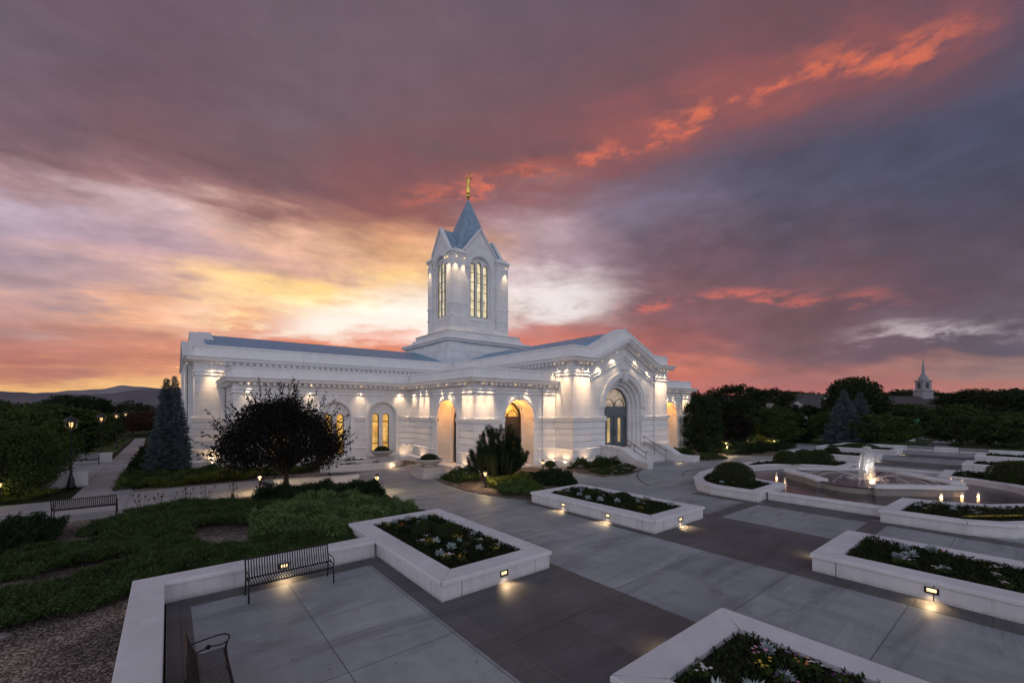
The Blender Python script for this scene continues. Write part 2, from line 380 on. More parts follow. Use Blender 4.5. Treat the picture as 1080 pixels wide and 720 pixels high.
def emit(name, c, s):
    def fn(T, b):
        setc(T, b, (.5, .5, .5), .4); b.inputs['Emission Color'].default_value = (*c, 1); b.inputs['Emission Strength'].default_value = s
    return mat(name, fn)
emit('lamp_glow', (1, .72, .38), 9)
emit('lamp_glow_soft', (1, .60, .24), 2.2)
def m_glass(T, b):
    e = T.n.new('ShaderNodeEmission'); e.inputs[0].default_value = (1, .62, .26, 1); e.inputs[1].default_value = 1.9
    tr = T.n.new('ShaderNodeBsdfTransparent'); mx = T.n.new('ShaderNodeMixShader'); mx.inputs[0].default_value = .45
    T.l.new(tr.outputs[0], mx.inputs[1]); T.l.new(e.outputs[0], mx.inputs[2]); T.l.new(mx.outputs[0], T.n['Material Output'].inputs[0])
mat('lantern_glass', m_glass)
emit('step_glow', (1, .70, .36), 2.6)
def m_window(c1, c2, strength, sc=1.6, seam=(.30, .42)):
    def fn(T, b):
        p = pos(T); X, Y, Z = T.sep(p); s = T.m('ADD', X, Y)
        a = T.noise(p, sc, 3, .5); v = T.vor(T.vm('MULTIPLY', p, (1, 1, .7)), 7, 'Distance', 'DISTANCE_TO_EDGE')
        col = T.mix(T.ss(a, .35, .65), c1, c2)
        def line(q, per, wd, o=0.):
            f = T.m('ABSOLUTE', T.m('SUBTRACT', T.m('FRACT', T.m('DIVIDE', T.m('ADD', q, o), per)), .5)); return T.m('GREATER_THAN', f, .5 - wd / per)
        j = T.m('MAXIMUM', line(s, seam[0] / 2, .011), line(Z, seam[1], .014))
        j = T.m('MAXIMUM', T.m('MULTIPLY', j, .75), T.m('MULTIPLY', T.m('LESS_THAN', v, .05), .45))
        col = T.mix(j, col, (.12, .06, .015))
        big = T.noise(T.vm('MULTIPLY', p, (1, 1, .6)), 1.3, 2)
        col = T.vm('SCALE', col, T.lin(big, .32, .68, .50, 1.30))
        setc(T, b, (.3, .25, .15), .25, .5)
        T.put(b.inputs['Emission Color'], col); b.inputs['Emission Strength'].default_value = strength
    return fn
mat('window_amber', m_window((.78, .34, .03), (1.0, .58, .12), .95))
mat('window_cream', m_window((.78, .66, .38), (.95, .84, .56), .95, 1.2, (.5, .55)))
mat('window_door', m_window((.50, .32, .09), (.85, .58, .22), .72, 1.6, (.24, .5)))
mat('window_dusk', m_window((.30, .22, .17), (.55, .42, .33), .75, 1.4, (.6, .7)))
mat('house_window', m_window((.25, .17, .07), (.5, .36, .15), .6))
mat('window_cool', m_window((.06, .07, .09), (.10, .11, .13), .6))

def m_water(T, b):
    p = pos(T); a = T.noise(T.vm('MULTIPLY', p, (1, 1, 1)), 7, 4, .6, .8)
    setc(T, b, (.035, .030, .030), .06, .5); b.inputs['IOR'].default_value = 1.33
    b.inputs['Coat Weight'].default_value = .0
    bump(T, b, a, .35, .03)
mat('water', m_water)
def m_spray(T, b):
    setc(T, b, (.92, .94, .97), .4, .4)
    tr = T.n.new('ShaderNodeBsdfTransparent'); tl = T.n.new('ShaderNodeBsdfTranslucent'); tl.inputs[0].default_value = (.9, .92, .95, 1)
    mx = T.n.new('ShaderNodeMixShader'); mx2 = T.n.new('ShaderNodeMixShader')
    mx2.inputs[0].default_value = .5; T.l.new(b.outputs[0], mx2.inputs[1]); T.l.new(tl.outputs[0], mx2.inputs[2])
    mx.inputs[0].default_value = .85; T.l.new(tr.outputs[0], mx.inputs[1]); T.l.new(mx2.outputs[0], mx.inputs[2])
    T.l.new(mx.outputs[0], T.n['Material Output'].inputs[0])
mat('spray', m_spray)
def m_hill(c1, c2):
    def fn(T, b):
        p = pos(T); a = T.noise(p, .0006, 8, .6); setc(T, b, T.mix(T.ss(a, .4, .6), c1, c2), 1, 0)
    return fn
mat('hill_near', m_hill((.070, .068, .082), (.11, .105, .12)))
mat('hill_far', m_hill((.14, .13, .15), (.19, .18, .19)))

# ---------------------------------------------------------------- mesh builder
class MB:
    def __init__(s): s.v = []; s.f = []
    def add(s, vs, fs):
        o = len(s.v); s.v += [tuple(p) for p in vs]; s.f += [tuple(i + o for i in f) for f in fs]; return s
    def box(s, x0, x1, y0, y1, z0, z1):
        return s.add([(x0, y0, z0), (x1, y0, z0), (x1, y1, z0), (x0, y1, z0), (x0, y0, z1), (x1, y0, z1), (x1, y1, z1), (x0, y1, z1)],
                     [(0, 3, 2, 1), (4, 5, 6, 7), (0, 1, 5, 4), (1, 2, 6, 5), (2, 3, 7, 6), (3, 0, 4, 7)])
    def frust(s, r0, r1, z0, z1):  # rects (x0,x1,y0,y1)
        a = r0; b = r1
        return s.add([(a[0], a[2], z0), (a[1], a[2], z0), (a[1], a[3], z0), (a[0], a[3], z0), (b[0], b[2], z1), (b[1], b[2], z1), (b[1], b[3], z1), (b[0], b[3], z1)],
                     [(0, 3, 2, 1), (4, 5, 6, 7), (0, 1, 5, 4), (1, 2, 6, 5), (2, 3, 7, 6), (3, 0, 4, 7)])
    def prism(s, poly, z0, z1):
        n = len(poly)
        vs = [(x, y, z0) for x, y in poly] + [(x, y, z1) for x, y in poly]
        return s.add(vs, [tuple(reversed(range(n))), tuple(range(n, 2 * n))] + [(i, (i + 1) % n, n + (i + 1) % n, n + i) for i in range(n)])
    def tube(s, pts, r, n=8, cap=True):
        pts = [Vector(p) for p in pts]; rs = r if isinstance(r, (list, tuple)) else [r] * len(pts)
        rings = []; up = None
        for i, p in enumerate(pts):
            d = (pts[min(i + 1, len(pts) - 1)] - pts[max(i - 1, 0)]).normalized()
            if up is None: up = Vector((0, 0, 1)) if abs(d.z) < .9 else Vector((1, 0, 0))
            a = d.cross(up); a = a.normalized() if a.length > 1e-4 else Vector((1, 0, 0)); b = d.cross(a).normalized(); up = -b if b.dot(up) < 0 else b
            b = a.cross(d)
            rings.append([p + (a * math.cos(2 * PI * k / n) + b * math.sin(2 * PI * k / n)) * rs[i] for k in range(n)])
        vs = [q for ring in rings for q in ring]; fs = []
        for i in range(len(pts) - 1):
            for k in range(n):
                fs.append((i * n + k, i * n + (k + 1) % n, (i + 1) * n + (k + 1) % n, (i + 1) * n + k))
        if cap: fs += [tuple(reversed(range(n))), tuple(range((len(pts) - 1) * n, len(pts) * n))]
        return s.add(vs, fs)
    def lathe(s, prof, c=(0, 0, 0), n=24, sx=1., sy=1.):
        vs = []; fs = []
        for r, z in prof:
            for k in range(n):
                vs.append((c[0] + r * sx * math.cos(2 * PI * k / n), c[1] + r * sy * math.sin(2 * PI * k / n), c[2] + z))
        for i in range(len(prof) - 1):
            for k in range(n): fs.append((i * n + k, i * n + (k + 1) % n, (i + 1) * n + (k + 1) % n, (i + 1) * n + k))
        fs += [tuple(reversed(range(n))), tuple(range((len(prof) - 1) * n, len(prof) * n))]
        return s.add(vs, fs)
    def sweep(s, path, prof, closed=False, caps=True):
        """path of plan points; outward is the right-hand side of travel. prof: closed loop of (outward offset, z)"""
        n = len(path); P = [Vector(p) for p in path]; offs = []
        for i in range(n):
            dp = dn = None
            if closed or i > 0: dp = (P[i] - P[i - 1]).normalized()
            if closed or i < n - 1: dn = (P[(i + 1) % n] - P[i]).normalized()
            if dp is None: dp = dn
            if dn is None: dn = dp
            np_ = Vector((dp.y, -dp.x)); nn = Vector((dn.y, -dn.x)); m_ = (np_ + nn)
            m_ = m_ / max(.2, m_.dot(np_)) if m_.length > 1e-6 else nn
            offs.append(m_)
        k = len(prof); vs = []; fs = []
        for i in range(n):
            for o, z in prof: q = P[i] + offs[i] * o; vs.append((q.x, q.y, z))
        for i in range(n if closed else n - 1):
            j = (i + 1) % n
            for a in range(k):
                b = (a + 1) % k; fs.append((i * k + a, j * k + a, j * k + b, i * k + b))
        if not closed and caps: fs += [tuple(range(k)), tuple(reversed(range((n - 1) * k, n * k)))]
        return s.add(vs, fs)
    def mirror_x(s, cx):
        o = MB(); o.v = [(2 * cx - x, y, z) for x, y, z in s.v]; o.f = [tuple(reversed(f)) for f in s.f]; return o
    def join(s, o): return s.add(o.v, o.f)
    def moved(s, M):
        o = MB(); o.v = [tuple(M @ Vector(p)) for p in s.v]; o.f = list(s.f); return o
    def build(s, name, m, parent=None, smooth=False, bevel=0, fix=True, loc=None):
        me = bpy.data.meshes.new(name); me.from_pydata(s.v, [], s.f)
        if fix:
            bm = bmesh.new(); bm.from_mesh(me); bmesh.ops.recalc_face_normals(bm, faces=bm.faces); bm.to_mesh(me); bm.free()
        me.materials.append(MATS[m])
        if smooth: me.polygons.foreach_set('use_smooth', [True] * len(me.polygons))
        ob = bpy.data.objects.new(name, me); COL.objects.link(ob)
        if parent: ob.parent = parent
        if loc: ob.location = loc
        if bevel:
            bv = ob.modifiers.new('edge', 'BEVEL'); bv.width = bevel; bv.segments = 2; bv.limit_method = 'ANGLE'; bv.angle_limit = R(35)
        return ob
def tag(o, label=None, cat=None, group=None, kind=None):
    if label: o['label'] = label
    if cat: o['category'] = cat
    if group: o['group'] = group
    if kind: o['kind'] = kind
    return o
def empty(name, loc, label, cat, group=None, rz=0):
    e = bpy.data.objects.new(name, None); e.empty_display_size = .2; COL.objects.link(e)
    e.location = loc; e.rotation_euler = (0, 0, rz); return tag(e, label, cat, group)
def copy_tree(o, loc=None, rz=None, label=None, group=None, scale=None, parent=None):
    c = o.copy(); COL.objects.link(c)
    if parent: c.parent = parent
    if loc is not None: c.location = loc
    if rz is not None: c.rotation_euler = (0, 0, rz)
    if scale is not None: c.scale = scale if isinstance(scale, tuple) else (scale,) * 3
    if label: c['label'] = label
    if group: c['group'] = group
    for ch in list(o.children): copy_tree(ch, parent=c)
    return c
def lamp(kind, loc, energy, color=(1, .74, .42), size=.03, aim=None, cone=100, blend=.8, parent=None, name='lamp_light'):
    l = bpy.data.lights.new(name, kind); l.energy = energy; l.color = color
    if kind in ('POINT', 'SPOT'): l.shadow_soft_size = size
    if kind == 'SPOT': l.spot_size = R(cone); l.spot_blend = blend
    o = bpy.data.objects.new(name, l); COL.objects.link(o); o.location = loc
    if aim: o.rotation_euler = Vector(aim).to_track_quat('-Z', 'Y').to_euler()
    if parent: o.parent = parent
    return o
def structure(o): o['kind'] = 'structure'; return o
# ================================================================ TEMPLE
class Fr:
    """a wall face: s runs along it, n points outward, z up"""
    def __init__(s, o, sd, nd): s.o = Vector((*o, 0)); s.s = Vector((*sd, 0)); s.nn = Vector((*nd, 0))
    def __call__(s, a, n, z): q = s.o + s.s * a + s.nn * n; return (q.x, q.y, z)
def arc(cs, zs, r, k=20): return [(cs - r * math.cos(PI * i / k), zs + r * math.sin(PI * i / k)) for i in range(k + 1)]
def panel(mb, fr, s0, s1, z0, top, ops=(), depth=.3, n0=0.):
    tf = top if callable(top) else (lambda s_: top)
    def quad(a, b, za0, zb0, za1, zb1): mb.add([fr(a, n0, za0), fr(b, n0, zb0), fr(b, n0, zb1), fr(a, n0, za1)], [(0, 1, 2, 3)])
    cur = s0
    brk = [2.1, 6.5, 10.9] if callable(top) else []
    def plain(a, b):
        xs = [a] + [q for q in brk if a < q < b] + [b]
        for p, q in zip(xs[:-1], xs[1:]): quad(p, q, z0, z0, tf(p), tf(q))
    for cs, r, zs, zb in sorted(ops):
        if cs - r > cur: plain(cur, cs - r)
        A = arc(cs, zs, r)
        for (a, za), (b, zb_) in zip(A[:-1], A[1:]):
            quad(a, b, za, zb_, tf(a), tf(b))
            if zb > z0: quad(a, b, z0, z0, zb, zb)
            mb.add([fr(a, n0, za), fr(b, n0, zb_), fr(b, n0 - depth, zb_), fr(a, n0 - depth, za)], [(0, 1, 2, 3)])
        for sx in (cs - r, cs + r): mb.add([fr(sx, n0, zb), fr(sx, n0, zs), fr(sx, n0 - depth, zs), fr(sx, n0 - depth, zb)], [(0, 1, 2, 3)])
        mb.add([fr(cs - r, n0, zb), fr(cs + r, n0, zb), fr(cs + r, n0 - depth, zb), fr(cs - r, n0 - depth, zb)], [(0, 1, 2, 3)])
        cur = cs + r
    if s1 > cur: plain(cur, s1)
    return mb
def ring(mb, fr, cs, zs, r0, r1, n0, n1, zlow=None, k=20):
    """arch moulding between radii r0<r1, from n0 (back) to n1 (front), with legs down to zlow"""
    I = arc(cs, zs, r0, k); O = arc(cs, zs, r1, k)
    if zlow is not None:
        I = [(cs - r0, zlow)] + I + [(cs + r0, zlow)]; O = [(cs - r1, zlow)] + O + [(cs + r1, zlow)]
    n = len(I); vs = []
    for (a, z), (b, y) in zip(I, O): vs += [fr(a, n0, z), fr(a, n1, z), fr(b, n1, y), fr(b, n0, y)]
    fs = []
    for i in range(n - 1):
        for c in range(4): fs.append((i * 4 + c, (i + 1) * 4 + c, (i + 1) * 4 + (c + 1) % 4, i * 4 + (c + 1) % 4))
    fs += [(0, 1, 2, 3), tuple((n - 1) * 4 + c for c in (3, 2, 1, 0))]
    return mb.add(vs, fs)
def fbox(mb, fr, s0, s1, n0, n1, z0, z1):
    c = [fr(a, b, z) for z in (z0, z1) for a, b in ((s0, n0), (s1, n0), (s1, n1), (s0, n1))]
    return mb.add(c, [(0, 3, 2, 1), (4, 5, 6, 7), (0, 1, 5, 4), (1, 2, 6, 5), (2, 3, 7, 6), (3, 0, 4, 7)])
def arched(mb, fr, cs, r, zs, zb, n, k=16):
    pts = [(cs - r, zb)] + arc(cs, zs, r, k) + [(cs + r, zb)]
    return mb.add([fr(a, n, z) for a, z in pts], [tuple(range(len(pts)))])
def runs(faces, p, gaps=True):
    out = []; cur = []
    def put(q):
        q = (round(q[0], 4), round(q[1], 4))
        if not cur or (abs(cur[-1][0] - q[0]) + abs(cur[-1][1] - q[1])) > 1e-3: cur.append(q)
    for fr, L, pils, gp in faces:
        ev = [(a, b, 'p') for a, b in pils] + ([(a, b, 'g') for a, b in gp] if gaps else [])
        if not any(a <= 0 for a, b, t in ev): put(fr(0, 0, 0))
        for a, b, t in sorted(ev):
            if t == 'p':
                if a > 0: put(fr(a, 0, 0))
                put(fr(a, p, 0)); put(fr(b, p, 0))
                if b < L: put(fr(b, 0, 0))
            else:
                put(fr(a, 0, 0)); out.append(cur); cur = []; put(fr(b, 0, 0))
        if not any(b >= L for a, b, t in ev): put(fr(L, 0, 0))
    out.append(cur); return [c for c in out if len(c) > 1]
def sweeps(mb, rs, prof):
    for r in rs: mb.sweep(r, prof)
def sweep3(mb, path, prof):
    """as MB.sweep, path points carry their own height"""
    flat = [(x, y) for x, y, z in path]; t = MB(); t.sweep(flat, prof); k = len(prof)
    t.v = [(x, y, z + path[i // k][2]) for i, (x, y, z) in enumerate(t.v)]
    return mb.join(t)

TX = 31.5
TEM = empty('temple', (TX, 44, 0), 'white stone temple with lit arched windows, slate blue roofs and a central spire', 'temple')
def tpart(mb, name, m, parent=None, **k):
    o = mb.build(name, m, parent or TEM, **k)
    if parent is None: o.location = (-TX, -44, 0)
    return o
def band_prof(z, h=.10, o=.09): return [(0, z), (o, z + .02), (o, z + h - .02), (0, z + h)]
BELT = [(-.02, 3.48), (.09, 3.48), (.13, 3.56), (.13, 3.68), (.22, 3.74), (.22, 3.85), (-.02, 3.87)]
PL1 = [(-.02, -.1), (.30, -.1), (.30, .38), (.18, .48), (-.02, .48)]
PL2 = [(-.02, .49), (.14, .49), (.14, 1.20), (.22, 1.25), (.22, 1.33), (.11, 1.40), (-.02, 1.40)]
COURSES = [[(-.02, z), (.09, z), (.09, z + .455), (-.02, z + .455)] for z in (1.44, 1.95, 2.46, 2.97)]
P = .12
# ---- lower wing and entrance porch, west half (the east half is its mirror image)
fA = Fr((3.65, 41.8), (0, -1), (-1, 0)); fB = Fr((3.65, 35.85), (1, 0), (0, -1))
fC = Fr((16.95, 35.85), (0, -1), (-1, 0)); fD = Fr((16.95, 25.4), (1, 0), (0, -1))
ARA = (2.95, 6.83, 10.71)                      # window arches of the wing
CC, CD, PR = 6.65, 4.08, 1.45                   # porch arches
faces_low = [(fA, 5.95, [(4.9, 5.95 + P)], []),
             (fB, 13.3, [(-P, 1.0)], [(c - 1.5, c + 1.5) for c in ARA]),
             (fC, 10.45, [(2.05, 4.0), (8.95, 10.45 + P)], [(CC - 1.85, CC + 1.85)]),
             (fD, 8.05, [(-P, 1.65), (6.5, 8.05)], [(CD - 1.85, CD + 1.85)])]
def pil_boxes(mb, faces, p, z1):
    for fr, L, pils, g in faces:
        for a, b in pils:
            fbox(mb, fr, .05 if a < 0 else a, min(b, L + p), -.05, p, -.1, z1)
low = MB(); lowtrim = MB()
panel(low, fA, 0, 5.95, -.1, 6.7)
panel(low, fB, 0, 13.3, -.1, 6.7, [(c, 1.2, 3.87, .62) for c in ARA], .30)
panel(low, fC, 0, 10.45, -.1, 6.7, [(CC, PR, 3.8, .12)], 1.7)
panel(low, fD, 0, 8.05, -.1, 6.7, [(CD, PR, 3.8, .12)], 1.7)
pil_boxes(low, faces_low, P, 6.3)
g = runs(faces_low, P); ng = runs(faces_low, P, False)
for pr in [PL1, PL2] + COURSES + [BELT]: sweeps(lowtrim, g, pr)
for z in (5.66, 5.90): sweeps(lowtrim, ng, band_prof(z))
plain = [fA(0, 0, 0)[:2], fB(0, 0, 0)[:2], fC(0, 0, 0)[:2], fD(0, 0, 0)[:2], fD(8.05, 0, 0)[:2]]
lowtrim.sweep(plain, [(-.02, 6.20), (.15, 6.20), (.17, 6.36), (.52, 6.44), (.62, 6.55), (.62, 6.64), (.72, 6.72), (.72, 6.78), (-.02, 6.78)])
lowpar = MB()
lowpar.sweep(plain, [(-.40, 6.785), (.14, 6.785), (.14, 7.40), (.20, 7.44), (.20, 7.55), (-.40, 7.56)])
for fr, a, b in ((fB, -.17, 1.1), (fB, 12.0, 13.1), (fC, 1.9, 4.1), (fC, 8.8, 10.62), (fD, -.17, 1.8), (fD, 6.3, 7.7)):
    fbox(lowpar, fr, a, b, 0, .19, 6.79, 7.41)
def dentils(mb, fr, s0, s1, z0, z1, n0, n1, step=.42, w=.2):
    k = max(1, int((s1 - s0) / step))
    for i in range(k): a = s0 + (i + .5) * (s1 - s0) / k; fbox(mb, fr, a - w / 2, a + w / 2, n0, n1, z0, z1)
for fr, L in ((fA, 5.9), (fB, 12.7), (fC, 9.8), (fD, 7.9)): dentils(lowtrim, fr, .1, L, 6.26, 6.42, .16, .44)
for c in ARA:
    ring(lowtrim, fB, c, 3.87, 1.2, 1.50, -.02, .10, None); ring(lowtrim, fB, c, 3.87, 1.28, 1.40, .0, .14, None)
    fbox(lowtrim, fB, c - 1.5, c - 1.2, -.02, .10, -.05, 3.87); fbox(lowtrim, fB, c + 1.2, c + 1.5, -.02, .10, -.05, 3.87)
    fbox(lowtrim, fB, c - 1.2, c + 1.2, -.05, .14, -.1, .62); fbox(lowtrim, fB, c - .11, c + .11, .02, .19, 5.2, 5.62)
    panel(low, fB, c - 1.2, c + 1.2, .62, 5.1, [(c - .46, .30, 3.82, .80), (c + .46, .30, 3.82, .80)], .22, -.26)
    ring(lowtrim, fB, c, 3.87, .98, 1.08, -.27, -.19)
for fr, c in ((fC, CC), (fD, CD)):
    ring(lowtrim, fr, c, 3.8, PR, PR + .40, -.02, .10, .0); ring(lowtrim, fr, c, 3.8, PR + .12, PR + .28, .0, .15, None)
    fbox(lowtrim, fr, c - .13, c + .13, .0, .22, 5.18, 5.66)
    fbox(lowtrim, fr, c - PR - .46, c - PR, -.02, .17, 3.55, 3.85); fbox(lowtrim, fr, c + PR, c + PR + .46, -.02, .17, 3.55, 3.85)
    fbox(low, fr, c - PR, c + PR, -1.72, -.01, -.1, .105)
    ring(lowtrim, fr, c, 3.8, 1.30, PR, -1.3, -1.15, .12)
roofl = MB().box(3.3, 17.3, 35.9, 42.0, 6.6, 6.92); roofl.box(17.0, 25.2, 25.5, 42, 6.6, 6.93)
for mb, nm, m in ((low, 'wing_wall', 'temple_stone'), (lowtrim, 'moulding', 'trim_stone'), (lowpar, 'parapet', 'trim_stone'), (roofl, 'flat_roof', 'trim_stone')):
    tpart(mb, nm, m); tpart(mb.mirror_x(TX), nm, m)

# ---- doors of the porches
def arched_door(fr, c, r, zs, zb, n, frame_m, pane_m, leaf_w=.42):
    F = MB(); ring(F, fr, c, zs, r - .13, r, n - .05, n + .10, zb)
    hd = zs - .75 if zs - zb > 3.0 else zs
    fbox(F, fr, c - r + .1, c + r - .1, n - .04, n + .07, hd - .02, zs + .12)
    fbox(F, fr, c - r + .1, c + r - .1, n - .06, n - .02, zb, hd)          # dark door leaves
    ring(F, fr, c - r * .42, zs + .1, r * .40 - .05, r * .40, n - .02, n + .06); ring(F, fr, c + r * .42, zs + .1, r * .40 - .05, r * .40, n - .02, n + .06)
    fbox(F, fr, c - .035, c + .035, n - .02, n + .05, zb, hd); 
    for sx in (-1, 1):
        fbox(F, fr, c + sx * (r * .86) - .06, c + sx * (r * .86) + .06, n - .02, n + .06, zb, hd)
        fbox(F, fr, c + sx * .13 - .02, c + sx * .13 + .02, n + .02, n + .12, zb + .9, zb + 1.5)
    d = tpart(F, 'door', frame_m)
    G = MB(); arched(G, fr, c, r - .1, zs + .12, zs + .11, n - .01)
    if r > 1.5: G.build('fanlight', 'window_dusk', d); G = MB()
    for sx in (-1, 1):
        a = c + sx * r * .42; fbox(G, fr, a - .19, a + .19, n - .03, n - .005, zb + .35, hd - .18)
    G.build('pane', pane_m, d)
    return d
lights = []
def wlamp(fr, s, z, n=.42, e=16, cone=86, col=(1, .76, .48), off=.03, tilt=.16):
    lights.append((fr, s, z, n, e, cone, col, tilt))
for fr, c in ((fC, CC), (fD, CD)):
    arched_door(fr, c, 1.30, 3.8, .12, -1.5, 'door_bronze', 'window_amber')
    lamp('POINT', fr(c, -.75, 4.6), 120, (1, .40, .09), .12, parent=None)
fDm = Fr((46.05, 25.4), (-1, 0), (0, -1)); fCm = Fr((46.05, 35.85), (0, -1), (1, 0))
arched_door(fDm, CD, 1.30, 3.8, .12, -1.5, 'door_bronze', 'window_amber'); lamp('POINT', fDm(CD, -.75, 4.6), 120, (1, .40, .09), .12)
arched_door(fCm, CC, 1.30, 3.8, .12, -1.5, 'door_bronze', 'window_amber')
# ---- lancet windows of the wing
def lancet(fr, cs, r, zs, zb, n, m, bars, th=.055, sub=True):
    F = MB(); ring(F, fr, cs, zs, r - th, r + .01, n - .05, n + .05, zb); fbox(F, fr, cs - r, cs + r, n - .05, n + .05, zb - .02, zb + th)
    for z in bars: fbox(F, fr, cs - r + .02, cs + r - .02, n - .03, n + .04, z - .03, z + .03)
    o = tpart(F, 'window', 'black_metal')
    G = MB(); arched(G, fr, cs, r - .02, zs, zb, n - .01); G.build('pane', m, o)
for c in ARA:
    for sx in (-.46, .46):
        lancet(fB, c + sx, .30, 3.82, .80, -.42, 'window_amber', (1.55, 3.45))
fBm = Fr((59.35, 35.85), (-1, 0), (0, -1))
for c in ARA:
    for sx in (-.46, .46): lancet(fBm, c + sx, .30, 3.82, .80, -.42, 'window_amber', (1.55, 3.45))

# ---- main block: west gable, south wall, entrance gable
Q = .18
fW = Fr((1.75, 61.2), (0, -1), (-1, 0)); fS = Fr((1.75, 41.8), (1, 0), (0, -1))
fK = Fr((25.0, 41.8), (0, -1), (-1, 0)); fG = Fr((25.0, 23.5), (1, 0), (0, -1))
fKm = Fr((38.0, 23.5), (0, 1), (1, 0)); fSm = Fr((38.0, 41.8), (1, 0), (0, -1)); fE = Fr((61.25, 41.8), (0, 1), (1, 0))
main = MB(); mt = MB(); mp = MB()
rk = lambda s_: 8.5 + 2.0 * max(0, 1 - abs(s_ - 6.5) / 4.4)
for fr, L in ((fS, 23.25), (fSm, 23.25), (fK, 18.3), (fKm, 18.3)): panel(main, fr, 0, L, -.1, 8.5)
for fr in (fW, fE):
    t = MB(); panel(t, fr, 0, 19.4, -.1, 8.5); main.join(t)
    main.add([fr(2.6, 0, 8.5), fr(16.8, 0, 8.5), fr(9.7, 0, 10.8)], [(0, 1, 2)])
    fbox(main, fr, 3.4, 16.0, -.05, .55, -.1, 8.45)
    for a in (3.4, 6.2, 11.4, 14.2): fbox(main, fr, a, a + 1.8, .5, .72, -.1, 8.3)
GC, GZ = 6.5, 4.62
panel(main, fG, 0, 13, -.1, rk, [(GC, 2.62, GZ, 1.14)], .22, 0)
for k_, (ra, rb, na) in enumerate(((2.34, 2.62, -.22), (2.06, 2.34, -.48), (1.78, 2.06, -.74))):
    ring(main, fG, GC, GZ, ra, rb, na - .26, na, 1.14, 28)
ring(mt, fG, GC, GZ, 2.62, 3.12, -.02, .10, None, 28); ring(mt, fG, GC, GZ, 2.74, 2.92, .0, .17, None, 28); ring(mt, fG, GC, GZ, 2.98, 3.16, .0, .20, None, 28)
mt.add([fG(GC - .26, .05, 7.95), fG(GC + .26, .05, 7.95), fG(GC + .18, .05, 7.0), fG(GC - .18, .05, 7.0), fG(GC - .26, .42, 7.95), fG(GC + .26, .42, 7.95), fG(GC + .18, .30, 7.0), fG(GC - .18, .30, 7.0)],
       [(0, 1, 2, 3), (4, 5, 6, 7), (0, 1, 5, 4), (1, 2, 6, 5), (2, 3, 7, 6), (3, 0, 4, 7)])
fbox(mt, fG, GC - .34, GC + .34, .02, .48, 7.96, 8.06)
ga = [(GC - 2.62, GC + 2.62)]
faces_m = [(fW, 19.4, [(-Q, 1.9), (17.5, 19.4 + Q)], [(3.4, 16.0)]), (fS, 23.25, [(-Q, 1.8)], []), (fK, 18.3, [(16.6, 18.3 + Q)], []),
           (fG, 13, [(-Q, 1.9), (11.1, 13 + Q)], ga), (fKm, 18.3, [(-Q, 1.7)], []), (fSm, 23.25, [(21.45, 23.25 + Q)], []), (fE, 19.4, [(-Q, 1.9), (17.5, 19.4 + Q)], [(3.4, 16)])]
pil_boxes(main, faces_m, Q, 8.2)
g = runs(faces_m, Q)
for pr in [PL1, PL2] + COURSES + [BELT]: sweeps(mt, g, pr)
for fr in (fG,):   # belt returns as small capitals beside the great arch
    for a, b in ((GC - 3.0, GC - 2.635), (GC + 2.635, GC + 3.0)): fbox(mt, fr, a, b, -.03, .26, 3.52, 3.93)
def hp(*a): return [(x, y, z) for x, y, z in a]
W1 = hp((1.75, 61.2, 0), (1.75, 58.6, 0), (1.75, 51.5, 2.3), (1.75, 44.4, 0), (1.75, 41.8, 0), (25, 41.8, 0), (25, 23.5, 0), (27.1, 23.5, 0), (31.5, 23.5, 2.0), (35.9, 23.5, 0), (38, 23.5, 0), (38, 41.8, 0), (61.25, 41.8, 0),
        (61.25, 44.4, 0), (61.25, 51.5, 2.3), (61.25, 58.6, 0), (61.25, 61.2, 0))
CORN = [(-.02, 8.02), (.20, 8.02), (.24, 8.22), (.58, 8.28), (.72, 8.42), (.72, 8.52), (.84, 8.60), (.84, 8.67), (-.02, 8.67)]
sweep3(mt, W1, CORN)
sweep3(mp, W1, [(-.45, 8.675), (.16, 8.675), (.16, 9.42), (.24, 9.48), (.24, 9.60), (-.45, 9.62)])
for z in (7.20, 7.46):   # the double band follows the gable
    sweep3(mt, hp((1.75, 43.8, 0), (1.75, 41.8, 0), (25, 41.8, 0), (25, 23.5, 0), (26.9, 23.5, 0)), [(a + Q - .02, b) if False else (a, b) for a, b in band_prof(z, .12, .25)])
    sweep3(mt, hp((26.9, 23.5, 0), (27.2, 23.5, 0), (31.5, 23.5, 1.95), (35.8, 23.5, 0), (36.1, 23.5, 0)), band_prof(z - .25, .12, .10))
    sweep3(mt, hp((36.1, 23.5, 0), (38, 23.5, 0), (38, 41.8, 0), (61.25, 41.8, 0), (61.25, 43.8, 0)), band_prof(z, .12, .25))
def slab(mb, pts, n0, n1, fr, h0, h1):   # thick backing of a gable parapet
    vs = []
    for s_, z in pts: vs += [fr(s_, n0, h0 + z), fr(s_, n1, h0 + z), fr(s_, n1, h1 + z), fr(s_, n0, h1 + z)]
    fs = []
    for i in range(len(pts) - 1):
        for c in range(4): fs.append((i * 4 + c, (i + 1) * 4 + c, (i + 1) * 4 + (c + 1) % 4, i * 4 + (c + 1) % 4))
    fs += [(0, 1, 2, 3), tuple((len(pts) - 1) * 4 + c for c in (3, 2, 1, 0))]
    mb.add(vs, fs)
slab(mp, [(2.1, 0), (6.5, 2.0), (10.9, 0)], -1.15, -.44, fG, 8.7, 9.66)
for fr in (fW, fE): slab(mp, [(2.6, 0), (9.7, 2.3), (16.8, 0)], -1.5, -.44, fr, 8.7, 9.70)
for fr, a, b in ((fG, -.2, 2.1), (fG, 10.9, 13.2), (fK, 16.4, 18.5), (fS, -.2, 2.0), (fS, 7.6, 7.63), (fS, 21.0, 22.4)): fbox(mp, fr, a, b, 0, .22, 8.68, 9.43)
